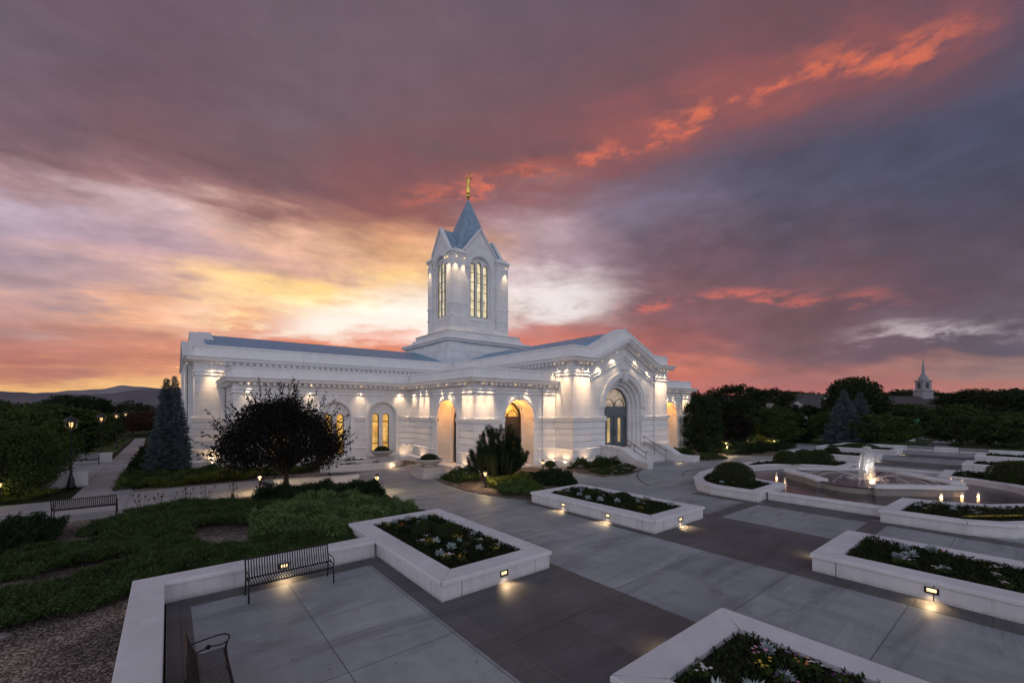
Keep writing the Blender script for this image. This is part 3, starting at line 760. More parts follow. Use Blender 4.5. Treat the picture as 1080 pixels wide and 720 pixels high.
dentils(mt, fS, 1.0, 22.6, 8.08, 8.26, .22, .50, .46, .22); dentils(mt, fK, .3, 17.9, 8.08, 8.26, .22, .50, .46, .22)
dentils(mt, fG, .1, 2.0, 8.08, 8.26, .22, .50, .4, .2); dentils(mt, fG, 11.0, 12.9, 8.08, 8.26, .22, .50, .4, .2)
for fr in (fK, fG):
    L = 18.3 if fr is fK else 0
    for a in ((16.8, 17.4, 18.0) if fr is fK else (.35, .95, 1.55, 11.45, 12.05, 12.65)):
        fbox(mt, fr, a - .10, a + .10, Q, Q + .05, 7.66, 8.0)
for fr, ss_ in ((fC, (2.4, 3.0, 3.6, 9.3, 9.9)), (fD, (.3, .85, 1.35, 6.8, 7.3, 7.8)), (fB, (.2, .7))):
    for a in ss_: fbox(mt, fr, a - .08, a + .08, P, P + .04, 6.0, 6.20)
tpart(main, 'main_wall', 'temple_stone'); tpart(mt, 'main_moulding', 'trim_stone'); tpart(mp, 'main_parapet', 'trim_stone')
arched_door(fG, GC, 1.80, GZ, 1.14, -1.05, 'door_blue', 'window_door')

# ---- roofs
rf = MB()
rf.add([(2.5, 42.1, 9.36), (61.0, 42.1, 9.36), (61.0, 51.5, 11.75), (2.5, 51.5, 11.75), (2.5, 60.9, 9.36), (61.0, 60.9, 9.36), (2.5, 51.5, 8.8), (61, 51.5, 8.8)],
       [(0, 1, 2, 3), (3, 2, 5, 4), (0, 3, 6), (3, 4, 6), (1, 7, 2), (2, 7, 5), (0, 6, 7, 1), (4, 5, 7, 6)])
rf.add([(25.3, 24.3, 9.36), (31.5, 24.3, 11.45), (37.7, 24.3, 9.36), (25.3, 47, 9.36), (31.5, 47, 11.45), (37.7, 47, 9.36)], [(0, 1, 4, 3), (1, 2, 5, 4), (0, 2, 1), (0, 3, 5, 2)])
tpart(rf, 'roof', 'slate_roof')

# ---- tower
tw = MB(); tt = MB()
for r0, r1, z0, z1 in (((25.5, 37.5, 43.8, 55.3), (25.5, 37.5, 43.8, 55.3), 9.0, 12.5), ((25.15, 37.85, 43.4, 55.7), (25.15, 37.85, 43.4, 55.7), 12.5, 12.75),
                       ((25.0, 38.0, 43.2, 55.9), (25.2, 37.8, 43.45, 55.6), 12.76, 13.0), ((25.7, 37.3, 44.3, 54.0), (25.9, 37.2, 44.4, 53.9), 13.0, 13.5),
                       ((26.0, 37.0, 44.5, 53.2), (26.0, 37.0, 44.5, 53.2), 13.5, 13.92), ((25.85, 37.15, 44.4, 53.3), (26.2, 36.8, 44.7, 53.0), 13.93, 14.12),
                       ((26.9, 36.1, 45.5, 52.0), (27.15, 35.85, 45.75, 51.75), 14.12, 14.9)): tw.frust(r0, r1, z0, z1)
for x0, x1 in ((25.38, 27.6), (35.4, 37.62)): tw.box(x0, x1, 43.65, 44.5, 9.0, 12.45)
tw.box(25.35, 26.5, 43.66, 46.0, 9.0, 12.44)
TA, TB, TCY = 4.2, 2.85, 48.75
tf_ = [Fr((TX - TA, TCY - TB), (1, 0), (0, -1)), Fr((TX + TA, TCY - TB), (0, 1), (1, 0)), Fr((TX + TA, TCY + TB), (-1, 0), (0, 1)), Fr((TX - TA, TCY + TB), (0, -1), (-1, 0))]
spec = [(2 * TA, 1.75, 1.95, (-.98, 0, .98), .38), (2 * TB, .95, 1.62, (-.82, 0, .82), .33)]
for i, fr in enumerate(tf_):
    L, pw, R1, ls, lr = spec[i % 2]; c = L / 2
    gt = lambda s_, c=c, R1=R1: 24.5 + max(0, 3.1 * (1 - abs(s_ - c) / (R1 + .55)))
    t = MB()
    zs_ = 24.15 - R1 * .9
    # wall with an arched recess, its gable above
    A = arc(c, zs_, R1 - .25)
    cur = 0.
    def q(a, b, z0a, z0b, z1a, z1b): t.add([fr(a, 0, z0a), fr(b, 0, z0b), fr(b, 0, z1b), fr(a, 0, z1a)], [(0, 1, 2, 3)])
    e0, e1 = c - R1 - .55, c + R1 + .55
    q(0, e0, 14.8, 14.8, 24.2, 24.2) if e0 > 0 else None; q(e1, L, 14.8, 14.8, 24.2, 24.2) if e1 < L else None
    e0 = max(e0, 0); e1 = min(e1, L)
    q(e0, c - R1 + .25, 14.8, 14.8, gt(e0), gt(c - R1 + .25)); q(c + R1 - .25, e1, 14.8, 14.8, gt(c + R1 - .25), gt(e1))
    for (a, za), (b, zb_) in zip(A[:-1], A[1:]):
        q(a, b, za, zb_, gt(a), gt(b)); q(a, b, 14.8, 14.8, 15.9, 15.9)
        t.add([fr(a, 0, za), fr(b, 0, zb_), fr(b, -.3, zb_), fr(a, -.3, za)], [(0, 1, 2, 3)])
    for sx in (c - R1 + .25, c + R1 - .25): t.add([fr(sx, 0, 15.9), fr(sx, 0, zs_), fr(sx, -.3, zs_), fr(sx, -.3, 15.9)], [(0, 1, 2, 3)])
    panel(t, fr, c - R1 + .2, c + R1 - .2, 15.85, zs_ + R1, [(c + l, lr, 22.85 + (.25 if l == 0 else 0), 16.3) for l in ls], .18, -.28)
    fbox(t, fr, c - R1 + .2, c + R1 - .2, -.34, .05, 15.7, 15.9)
    tw.join(t); tt = MB()
    ring(tt, fr, c, zs_, R1 - .25, R1 + .12, -.02, .12, None); ring(tt, fr, c, zs_, R1 - .08, R1 + .04, 0, .17, None)
    # corner piers and their capitals
    for a, b in ((.1, pw), (L - pw, L + .22)):
        fbox(tw, fr, a, b, -.1, .22, 14.8, 24.0)
        a2, b2 = ((.1 if a == .1 else a - .10), b + .1)
        fbox(tt, fr, a2, b2, -.1, .32, 23.55, 23.7); fbox(tt, fr, a2 if a == .1 else a2 - .05, b2 + (.08 if b > L else .05), -.15, .40, 23.86, 24.1)
        fbox(tt, fr, a2, b2, -.1, .27, 17.55, 17.75); fbox(tt, fr, a2, b2, -.1, .28, 16.0, 16.12)
        fbox(tt, fr, a + .12, b - .12, .05, .12, 24.1, 24.45)
    # raking coping of the gable
    pts = [(e0, gt(e0)), (c, gt(c)), (e1, gt(e1))]
    slab(tt, [(s_, z) for s_, z in pts], -.35, .20, fr, -.05, .20)
    slab(tt, [(s_, z) for s_, z in pts], -.05, .10, fr, -.35, -.22)
    tpart(tt, 'tower_moulding', 'trim_stone')
    # roof of the gable running back into the spire
    dep = (TB if i % 2 == 0 else TA)
    rb = MB(); rb.add([fr(e0, -.3, gt(e0)), fr(c, -.3, gt(c)), fr(e1, -.3, gt(e1)), fr(e0, -dep, gt(e0)), fr(c, -dep, gt(c)), fr(e1, -dep, gt(e1))], [(0, 1, 4, 3), (1, 2, 5, 4)])
    if i == 0: gr = rb
    else: gr.join(rb)
    for l in ls:
        F = MB(); zt = 22.85 + (.25 if l == 0 else 0)
        lancet(fr, c + l, lr, zt, 16.3, -.40, 'window_cream', (17.3, 18.4, 19.6, 20.8, 22.0), .10)
tw.box(TX - TA + .5, TX + TA - .5, TCY - TB + .5, TCY + TB - .5, 14.5, 24.3)
tpart(tw, 'tower_wall', 'temple_stone'); tpart(gr, 'tower_gable_roof', 'spire_tile')
sp = MB(); ax, by = 3.25, 2.35
sp.add([(TX - ax, TCY - by, 24.0), (TX + ax, TCY - by, 24.0), (TX + ax, TCY + by, 24.0), (TX - ax, TCY + by, 24.0), (TX, TCY, 32.8)], [(0, 1, 4), (1, 2, 4), (2, 3, 4), (3, 0, 4), (3, 2, 1, 0)])
spo = tpart(sp, 'spire', 'spire_tile')
# gilded herald with a trumpet on a ball
st = MB()
st.lathe([(.02, -.35), (.12, -.3), (.10, -.1), (.22, -.02), (.30, .14), (.30, .30), (.2, .46), (.10, .52)], (TX, TCY, 32.9), 16)
st.lathe([(.22, 0), (.26, .15), (.30, .5), (.27, .9), (.22, 1.25), (.20, 1.45), (.25, 1.75), (.27, 1.95), (.18, 2.1), (.07, 2.16), (.07, 2.24), (.13, 2.3), (.15, 2.42), (.12, 2.55), (.04, 2.6)], (TX, TCY, 33.38), 14, 1.0, .8)
st.tube([(TX - .2, TCY, 35.35), (TX - .42, TCY - .1, 35.05), (TX - .25, TCY - .3, 34.9)], [.08, .07, .05], 8)
st.tube([(TX + .2, TCY, 35.35), (TX + .38, TCY - .25, 35.55), (TX + .18, TCY - .45, 35.8)], [.08, .07, .05], 8)
st.tube([(TX - .02, TCY - .14, 35.75), (TX - .12, TCY - .5, 35.9), (TX - .22, TCY - .85, 36.0), (TX - .25, TCY - .92, 36.02)], [.02, .02, .035, .08], 8)
o = st.build('statue', 'gold', spo, smooth=True)
ld = MB().tube([(TX, TCY, 35.9), (TX, TCY, 36.9)], .015, 5); ld.build('lightning_rod', 'pole_metal', spo)

# ---- lamps under the cornices
for s_ in (.8, 4.9, 8.8, 12.3): wlamp(fB, s_, 6.32, .30, 16, 74)
for s_ in (1.0,): wlamp(fC, s_, 6.3, .30, 14, 74)
for s_ in (2.5, 3.5, 9.3, 10.1): wlamp(fC, s_, 6.28, .36, 12, 70)
for s_ in (6.0, 7.3): wlamp(fC, s_, 6.32, .26, 9, 66)
for s_ in (.4, 1.2, 6.9, 7.6): wlamp(fD, s_, 6.28, .36, 12, 70)
for s_ in (3.4, 4.8): wlamp(fD, s_, 6.32, .26, 9, 66)
for s_ in (.6, 3.4, 4.8, 1.3): wlamp(fDm, s_, 6.3, .34, 12, 72)
for s_ in (7.0, 7.6): wlamp(fDm, s_, 6.3, .34, 12, 72)
for s_ in (.35, 1.0, 1.55): wlamp(fG, s_, 8.1, .42, 14, 70); wlamp(fG, 13 - s_, 8.1, .42, 14, 70)
for s_ in (16.9, 17.8): wlamp(fK, s_, 8.1, .42, 14, 70)
for s_ in (3.0, 4.9, 8.1, 10.0): wlamp(fG, s_, 8.1 + 2.0 * (1 - abs(s_ - 6.5) / 4.4) - .05, .30, 12, 74)
wlamp(fS, .9, 8.1, .42, 13, 70); wlamp(fS, 1.5, 8.1, .42, 6, 70)
wlamp(Fr((1.2, 57.8), (0, -1), (-1, 0)), 12.0, 8.0, .42, 12, 70); wlamp(fW, 18.6, 8.1, .42, 12, 70)
fx = MB()
for fr, s_, z, n, e, cone, col, tilt in lights:
    lamp('SPOT', fr(s_, n + .14, z - .04), e * (15 if cone > 73 else 11.0), (1, .68, .38), .05, tuple(a * -.24 for a in fr.nn[:2]) + (-1,), cone, 1.0)
    if cone < 73: lamp('SPOT', fr(s_, n + .45, z + .02), e * 28.0, (1, .62, .33), .10, tuple(a * -.30 for a in fr.nn[:2]) + (-1,), 44, 1.0)
    tpart(fbox(MB(), fr, s_ - .035, s_ + .035, n + .17, n + .24, z + .02, z + .05), 'downlight', 'lamp_glow_soft')
# wall lamps on the tower piers
fx = MB()
for fr, s_ in ((tf_[0], .35), (tf_[0], 8.05), (tf_[3], 5.35), (tf_[0], 1.5), (tf_[3], 4.8), (tf_[3], .35)):
    lamp('SPOT', fr(s_, .66, 23.2), 380, (1, .68, .36), .04, tuple(a * -.16 for a in fr.nn[:2]) + (-1,), 52, 1.0)
    tpart(fbox(MB(), fr, s_ - .06, s_ + .06, .44, .58, 23.22, 23.30), 'tower_lamp', 'lamp_glow_soft')
# the windows of the porch arches throw a little light on the paving; uplights at the foot of the walls
for fr, s_, e in ((fD, 7.3, 8), (fK, 17.9, 9), (fK, 16.6, 7), (fC, 3.0, 6), (fD, .8, 5), (fB, 12.6, 6), (fG, 1.0, 6), (fS, 1.0, 14), (fG, 12.2, 6), (fD, 2.0, 4), (fC, 9.6, 5)):
    lamp('SPOT', fr(s_, .65, .18), e * 7, (1, .62, .32), .06, tuple(a * -.28 for a in fr.nn[:2]) + (1,), 110, .9)

# ---- entrance steps with curved cheek walls
fn = lambda x, pts: np.interp(x, [p[0] for p in pts], [p[1] for p in pts])
stp = MB(); stp.box(28.9, 34.1, 22.5, 23.45, -.1, 1.13)
for i in range(6):
    z = 1.13 - (i + 1) * .165; stp.box(29.0, 34.0, 22.5 - (i + 1) * .30, 22.5 - i * .30 - .002, -.1, z)
tpart(stp, 'steps', 'planter_stone', bevel=.01)
prof = [(23.3, 1.50), (22.0, 1.46), (21.3, 1.36), (20.7, 1.10), (20.2, .82), (19.9, .62), (19.5, .56), (18.5, .54)]
for sgn in (-1, 1):
    ck = MB(); ys = list(np.linspace(23.3, 18.5, 26)); cp = MB()
    for mb, dz, ex in ((ck, -.12, 0.), (cp, 0., .07)):
        vs = []; fs = []
        for y in ys:
            zt = float(fn(-y, [(-a, b) for a, b in prof])); flare = .55 * max(0, (20.3 - y) / 1.8) ** 2
            x0 = 2.55 + flare - ex; x1 = 3.25 + flare + ex; zl = -.1 if mb is ck else zt - .12
            for xx, zz in ((x0, zl), (x1, zl), (x1, zt + dz), (x0, zt + dz)): vs.append((31.5 + sgn * xx, y, zz))
        for i in range(len(ys) - 1):
            for c_ in range(4): fs.append((i * 4 + c_, (i + 1) * 4 + c_, (i + 1) * 4 + (c_ + 1) % 4, i * 4 + (c_ + 1) % 4))
        fs += [(0, 1, 2, 3), tuple((len(ys) - 1) * 4 + c_ for c_ in (3, 2, 1, 0))]
        mb.add(vs, fs)
    o = tpart(ck, 'cheek_wall', 'planter_stone'); cp.build('coping', 'coping_stone', o, bevel=.015)
for x in (30.4, 33.3):
    hr = MB()
    hr.tube([(x, 22.8, 2.0), (x, 22.5, 2.0), (x, 20.6, .98), (x, 20.3, .95)], .032, 8)
    hr.tube([(x, 22.5, 1.55), (x, 20.6, .53)], .022, 6)
    for y, z0, z1 in ((22.6, 1.1, 2.0), (21.55, .5, 1.5), (20.45, 0, .97)): hr.tube([(x, y, z0), (x, y, z1)], .024, 8)
    tpart(hr, 'handrail', 'steel_rail')
lamp('SPOT', (33.9, 19.6, .45), 22, (1, .68, .36), .04, (-.5, -.6, -1), 110, .9)
# ================================================================ GROUND, PAVING
def sheet(name, m, poly, z, th=.05):
    return structure(MB().prism(poly, z - th, z).build(name, m, fix=True))
def rect(x0, x1, y0, y1): return [(x0, y0), (x1, y0), (x1, y1), (x0, y1)]
sheet('ground', 'ground_grass', rect(-9000, 9000, -300, 30000), -.10, .2)
sheet('mulch_ground', 'mulch', [(-30, -9), (-.5, -9), (-.5, 13.3), (8.6, 13.3), (8.6, 24.0), (12.6, 24.9), (16.9, 25.3), (16.9, 42.0), (-2.4, 42.0), (-2.4, 60), (-3.0, 78), (-3.9, 78), (-3.9, 30), (-30, 30)], -.02)
sheet('plaza_paving', 'concrete_light', [(4.6, -9), (63.3, -9), (63.3, 25.2), (8.6, 25.2), (8.6, 15.0), (5.0, 15.0), (4.6, 13.0)], 0)
sheet('pavilion_paving', 'concrete_pavilion', rect(-.04, 4.602, -9, 13.0), .0)
sheet('path_paving', 'path_concrete', [(-34, 25.2), (-5.2, 25.7), (-3.6, 24.9), (-1.7, 24.8), (.4, 25.4), (3.2, 26.0), (6.2, 25.4), (8.6, 24.0), (12.9, 24.2), (16.9, 25.36), (16.9, 33.0), (13.2, 31.1), (9.2, 30.3), (3.3, 31.4),
      (-1.55, 31.35), (-2.75, 86.0), (-3.95, 86.0), (-3.85, 30.6), (-7.0, 30.6), (-34, 31.8)], .004, .03)
sheet('alcove_paving', 'path_concrete', rect(-11, -3.9, 36.3, 49.0), .0, .03)
def band(x0, x1, y0, y1, m='paver_band', z=.005): return sheet('paving_band', m, rect(x0, x1, y0, y1), z, .02)
band(-.03, .40, -9, 12.95); band(.402, 4.62, 12.42, 12.95); band(4.62, 5.25, -9, 12.95)
for sx in (0, 1):
    mx = (lambda a, b: (a, b)) if sx == 0 else (lambda a, b: (63 - b, 63 - a))
    for x0, x1 in ((5.25, 8.02), (14.4, 17.6)):
        a, b = mx(x0, x1); sheet('paving_panel', 'paver_brown', rect(a, b, 4.6, 8.55), .005, .02)
        band(a, b, 8.552, 8.95); band(a, b, 4.15, 4.598)
    for x0, x1 in ((8.022, 8.82), (13.5, 14.398), (17.602, 18.2)): a, b = mx(x0, x1); band(a, b, -9, 15.9)
    a, b = mx(18.202, 22.4); band(a, b, 8.6, 9.2); band(a, b, 3.9, 4.5)
    a, b = mx(21.9, 22.6); band(a, b, -1.6, 3.898) ; band(a, b, 4.502, 8.598); band(a, b, 9.202, 12.0)
    a, b = mx(22.602, 23.45); band(a, b, 4.2, 8.8)
def ringsector(cx, cy, r0, r1, a0, a1, n=30):
    return [(cx + r1 * math.cos(R(a0 + (a1 - a0) * i / n)), cy + r1 * math.sin(R(a0 + (a1 - a0) * i / n))) for i in range(n + 1)] + \
           [(cx + r0 * math.cos(R(a1 - (a1 - a0) * i / n)), cy + r0 * math.sin(R(a1 - (a1 - a0) * i / n))) for i in range(n + 1)]
sheet('paving_band', 'paver_band', ringsector(31.5, 8.2, 11.3, 11.42, 35, 145, 40), .006, .02)
sheet('paving_band', 'paver_band', ringsector(31.5, 8.2, 8.4, 8.5, 58, 122, 30), .006, .02)
# beds in front of the porches and beside the entrance steps
BED1 = [(13.3, 24.6), (12.95, 22.5), (12.85, 20), (13.2, 18), (13.9, 15.95), (17.4, 15.9), (19.3, 17.6), (21.0, 19.6), (22.1, 22.0), (22.2, 25.1), (16.8, 25.2)]
BED2 = [(23.2, 23.1), (22.6, 20.6), (22.5, 18.5), (24.6, 17.9), (26.8, 18.6), (28.0, 19.6), (28.3, 23.2)]
for pl in (BED1, BED2):
    sheet('mulch_bed', 'mulch', pl, .03, .06); sheet('mulch_bed', 'mulch', [(63 - x, y) for x, y in reversed(pl)], .03, .06)

# ================================================================ PLANTERS
def offs(poly, d):   # inward offset of an anticlockwise polygon
    n = len(poly); P_ = [Vector(p) for p in poly]; out = []
    for i in range(n):
        dp = (P_[i] - P_[i - 1]).normalized(); dn = (P_[(i + 1) % n] - P_[i]).normalized()
        a = Vector((dp.y, -dp.x)); b = Vector((dn.y, -dn.x)); m_ = a + b; m_ = m_ / max(.35, m_.dot(a))
        q = P_[i] - m_ * d; out.append((q.x, q.y))
    return out
def thing_mesh(root, mb, name, m, parent=None, **k):
    o = mb.build(name, m, parent or root, **k)
    if parent is None: o.location = tuple(-v for v in root.location)
    return o
def step_light(root, p, n, e=3.5):
    """recessed louvred light in a wall face at p with outward normal n"""
    nx, ny = n; tx, ty = -ny, nx; x, y, z = p
    def bx(mb, a, b, c0, c1, h0, h1):
        vs = [(x + tx * s_ + nx * c, y + ty * s_ + ny * c, z + h) for h in (h0, h1) for s_, c in ((a, c0), (b, c0), (b, c1), (a, c1))]
        mb.add(vs, [(0, 3, 2, 1), (4, 5, 6, 7), (0, 1, 5, 4), (1, 2, 6, 5), (2, 3, 7, 6), (3, 0, 4, 7)])
    F = MB(); bx(F, -.13, .13, 0, .02, .055, .075); bx(F, -.13, .13, 0, .02, -.075, -.055); bx(F, -.13, -.105, 0, .02, -.055, .055); bx(F, .105, .13, 0, .02, -.055, .055)
    bx(F, -.105, .105, .0, .006, -.055, .055)
    for h in (-.018, .018): bx(F, -.1, .1, .008, .03, h - .004, h + .004)
    f = thing_mesh(root, F, 'step_light', 'black_metal')
    G_ = MB(); bx(G_, -.085, .085, .006, .012, -.035, .04); G_.build('lens', 'step_glow', f)
    lamp('SPOT', (x + nx * .07, y + ny * .07, z + .0), e * 8, (1, .68, .36), .03, (nx * .62, ny * .62, -1), 125, .85)
def joint_body(mb, p0, p1, z0, z1, th=.16, seg=1.7, gap=.024):
    """facing slabs along a straight wall side (outward = right of travel) with open joints"""
    a = Vector(p0); b = Vector(p1); L = (b - a).length; d = (b - a) / L; nrm = Vector((d.y, -d.x))
    n = max(1, round(L / seg)) ; cuts = [0, .55] + [.55 + (L - 1.1) * i / max(1, n - 1) for i in range(1, n - 1)] + [L - .55, L] if L > 2.4 else [0, L / 2, L] if L > 1.5 else [0, L]
    for s0, s1 in zip(cuts[:-1], cuts[1:]):
        g0 = gap / 2 if s0 > 0 else 0; g1 = gap / 2 if s1 < L else 0
        q = [a + d * (s0 + g0), a + d * (s1 - g1), a + d * (s1 - g1) - nrm * th, a + d * (s0 + g0) - nrm * th]
        if s0 == 0: q[3] = q[3] + d * th
        if s1 == L: q[2] = q[2] - d * th
        mb.prism([(v.x, v.y) for v in reversed(q)], z0, z1)
def coping(mb, poly, z0, z1, out=.06, wd=.62, gap=.022):
    """mitred capping stones; one stone per side of the polygon"""
    O = offs(poly, -out); I = offs(poly, wd - out); n = len(poly)
    for i in range(n):
        j = (i + 1) % n; o0, o1, i0, i1 = map(Vector, (O[i], O[j], I[i], I[j]))
        d = (o1 - o0).normalized() * gap / 2
        q = [o0 + d, o1 - d, i1 - d, i0 + d]
        c_ = .02
        low_ = [(v.x, v.y, z0) for v in q]
        sh = Vector((d.y, -d.x)).normalized() * c_
        mid = [(v.x, v.y, z1 - c_) for v in q]; top = [(q[0].x - sh.x, q[0].y - sh.y, z1), (q[1].x - sh.x, q[1].y - sh.y, z1), (q[2].x, q[2].y, z1), (q[3].x, q[3].y, z1)]
        mb.add(low_ + mid + top, [(0, 3, 2, 1), (0, 1, 5, 4), (1, 2, 6, 5), (2, 3, 7, 6), (3, 0, 4, 7), (4, 5, 9, 8), (5, 6, 10, 9), (6, 7, 11, 10), (7, 4, 8, 11), (8, 9, 10, 11)])
def planter(poly, label, lts=(), H=.5, wd=.62, seg=1.7, curved=()):
    cx = sum(p[0] for p in poly) / len(poly); cy = sum(p[1] for p in poly) / len(poly)
    r = empty('planter', (round(cx, 2), round(cy, 2), 0), label, 'planter', 'raised stone planters on the plaza')
    body = MB(); n = len(poly)
    if curved: body.sweep(poly, [(-.0, -.02), (0, H - .105), (-.3, H - .105), (-.3, -.02)], closed=True)
    else:
        for i in range(n): joint_body(body, poly[i], poly[(i + 1) % n], -.02, H - .105, .16, seg)
        bk = MB().prism(offs(poly, .10), -.02, H - .14); thing_mesh(r, bk, 'joint_backing', 'joint_dark')
    thing_mesh(r, body, 'body', 'planter_stone')
    cp_ = MB(); coping(cp_, poly, H - .10, H, .06, wd)
    thing_mesh(r, cp_, 'coping', 'coping_stone')
    if not curved:
        js = MB(); O_ = offs(poly, -.055); I_ = offs(poly, wd - .065)
        for o_, i_ in zip(O_, I_):
            d_ = (Vector(i_) - Vector(o_)).normalized(); q_ = Vector((-d_.y, d_.x)) * .008
            js.prism([tuple(Vector(o_) - q_), tuple(Vector(i_) - q_), tuple(Vector(i_) + q_), tuple(Vector(o_) + q_)], H - .09, H - .0005)
        thing_mesh(r, js, 'joint_sealant', 'joint_dark')
    so_ = MB().prism(offs(poly, wd - .1), H - .3, H - .09); thing_mesh(r, so_, 'soil', 'soil')
    for (x, y, z), nn in lts: step_light(r, (x, y, z), nn)
    return r
def rp(x0, x1, y0, y1): return [(x0, y0), (x1, y0), (x1, y1), (x0, y1)]
BEDS = []    # soil areas to plant: (polygon, z, key)
def add_planter(key, poly, label, lts=(), **k):
    planter(poly, label, lts, **k); BEDS.append((key, offs(poly, .60), .42))
S_, W_, N_, E_ = (0, -1), (-1, 0), (0, 1), (1, 0)
add_planter('b', rp(5.05, 8.55, 8.95, 15.5), 'rectangular stone planter joined to the low wall behind the black bench', [((6.9, 8.95, .25), S_)])
add_planter('c', rp(13.85, 17.35, 8.95, 15.75), 'stone planter with lit recessed lights beside the porch shrub bed', [((13.85, 13.6, .25), W_), ((13.85, 11.1, .25), W_), ((15.6, 8.95, .25), S_)])
add_planter('d', rp(5.35, 8.85, -2.7, 4.15), 'nearest stone planter, cut off by the bottom edge, dusty miller and pink flowers in it', [((7.3, 4.15, .25), N_)])
add_planter('e', rp(14.2, 17.8, -2.7, 4.15), 'long stone planter at right with one glowing step light in its face', [((14.2, 1.72, .25), W_), ((15.6, 4.15, .25), N_)])
add_planter('c2', rp(45.6, 49.1, 9.1, 15.6), 'stone planter beyond the fountain, nearer of two below the dark evergreens', [((45.6, 12.5, .25), W_), ((47.3, 9.1, .25), S_)])
add_planter('b2', rp(54.4, 57.9, 9.1, 15.5), 'farthest stone planter left of the two dark benches', [((56.2, 9.1, .25), S_)])
add_planter('e2', rp(45.6, 49.1, -2.7, 3.9), 'stone planter beyond the fountain behind the clipped hedge at right')
add_planter('d2', rp(54.4, 57.9, -2.7, 3.9), 'farthest stone planter right of the two dark benches')
FP = [(22.4, 8.8), (26.2, 8.9), (26.5, 10.2), (27.3, 11.5), (28.8, 12.5), (30.6, 12.9), (30.9, 13.9), (29.0, 14.2), (26.6, 13.9), (24.6, 13.2), (23.2, 12.3), (22.5, 11.2)]
def flip(poly, fx_, fy_):
    q = [((62.8 - x if fx_ else x), (13 - y if fy_ else y)) for x, y in poly]
    return q if fx_ == fy_ else list(reversed(q))
add_planter('f', FP, 'curved fountain planter holding one round clipped shrub', curved=True, wd=.5)
add_planter('g', flip(FP, 0, 1), 'curved fountain planter full of bedding with a yellow flowered edge', curved=True, wd=.5)
add_planter('f2', flip(FP, 1, 0), 'curved planter behind the fountain with a row of clipped shrubs, left of the jet', curved=True, wd=.5)
add_planter('g2', flip(FP, 1, 1), 'curved planter behind the fountain with clipped shrubs, right of the jet', curved=True, wd=.5)

# ---- low walls round the two seating bays
def wall_run(pts, label, lts=(), H=.5, th=.62):
    """low seat wall following pts (right-hand side = outer face)"""
    r = empty('low_wall', (*pts[0], 0), label, 'wall')
    out = MB(); out.sweep(pts, [(0, -.03), (0, H - .1), (-th + .12, H - .1), (-th + .12, -.03)]); thing_mesh(r, out, 'body', 'planter_stone')
    cp_ = MB()
    for a, b in zip(pts[:-1], pts[1:]): pass
    cp_.sweep(pts, [(.05, H - .098), (.05, H - .02), (.035, H), (-th + .085, H), (-th + .07, H - .02), (-th + .07, H - .098)]); thing_mesh(r, cp_, 'coping', 'coping_stone')
    for p, n in lts: step_light(r, p, n, .9 if n == (1, 0) else 3.5)
    return r
# path direction chosen so that the right-hand side is outside the bay
wall_run([(4.98, 13.53), (-.62, 13.53), (-.62, -6)], 'L-shaped low stone wall wrapping the bay with the two slatted benches', [((2.45, 13.0, .30), S_), ((-.1, 8.1, .30), E_)])
wall_run([(62.9, -6), (62.9, 15.0), (58.0, 15.0)], 'low stone wall far across the plaza behind the two dark benches')
wr = wall_run([(23.42, 8.72), (23.42, 4.28)], 'low straight stone wall closing the front of the fountain pool', H=.42, th=.5)
wr = wall_run([(39.4, 4.28), (39.4, 8.72)], 'low straight stone wall closing the far side of the fountain pool', H=.42, th=.5)
for yy, sg in ((12.95, 1), (.05, -1)):
    pts = [(30.7, yy + sg * .9), (32.1, yy + sg * .9)] if sg < 0 else [(32.1, yy + sg * .9), (30.7, yy + sg * .9)]
    wall_run(pts, 'short stone rim closing the %s end of the fountain pool' % ('left' if sg > 0 else 'right'), H=.42, th=.5)

# ================================================================ FOUNTAIN
FX, FY = 31.4, 6.5
fo = empty('fountain', (FX, FY, 0), 'round plaza fountain with a white central jet in a dark stone basin', 'fountain')
wtr = MB().prism([(23.9, 4.6), (26.3, 3.9), (26.9, 2.4), (28.3, 1.0), (30.8, .3), (32.0, .3), (34.4, 1.0), (35.9, 2.4), (36.5, 3.9), (39.0, 4.6), (39.0, 8.4), (36.5, 9.1), (35.9, 10.6), (34.4, 12.0), (32, 12.7), (30.8, 12.7), (28.3, 12.0), (26.9, 10.6), (26.3, 9.1), (23.9, 8.4)], .05, .20)
thing_mesh(fo, wtr, 'pool_water', 'water')
def rr(a): return 3.55 + .35 * math.cos(R(4 * a)) + .0
def arcp(a0, a1, n=18, dr=0): return [(FX + (rr(a0 + (a1 - a0) * i / n) + dr) * math.cos(R(a0 + (a1 - a0) * i / n)), FY + (rr(a0 + (a1 - a0) * i / n) + dr) * math.sin(R(a0 + (a1 - a0) * i / n))) for i in range(n + 1)]
ub = MB().prism(arcp(0, 354, 59, -.12), .05, .50); thing_mesh(fo, ub, 'upper_basin', 'basin_stone')
uw = MB().prism(arcp(0, 354, 59, -.02), .502, .54); thing_mesh(fo, uw, 'upper_water', 'water')
for a0, a1 in ((100, 158), (196, 262), (284, 344), (16, 80)):
    rm = MB(); rm.sweep(arcp(a0, a1), [(.16, .05), (.16, .56), (-.30, .56), (-.30, .05)]); o = thing_mesh(fo, rm, 'rim_wall', 'basin_stone')
    rc = MB(); rc.sweep(arcp(a0 - .8, a1 + .8), [(.26, .565), (.26, .68), (.20, .72), (-.34, .72), (-.38, .68), (-.38, .565)]); rc.build('rim_coping', 'coping_stone', o)
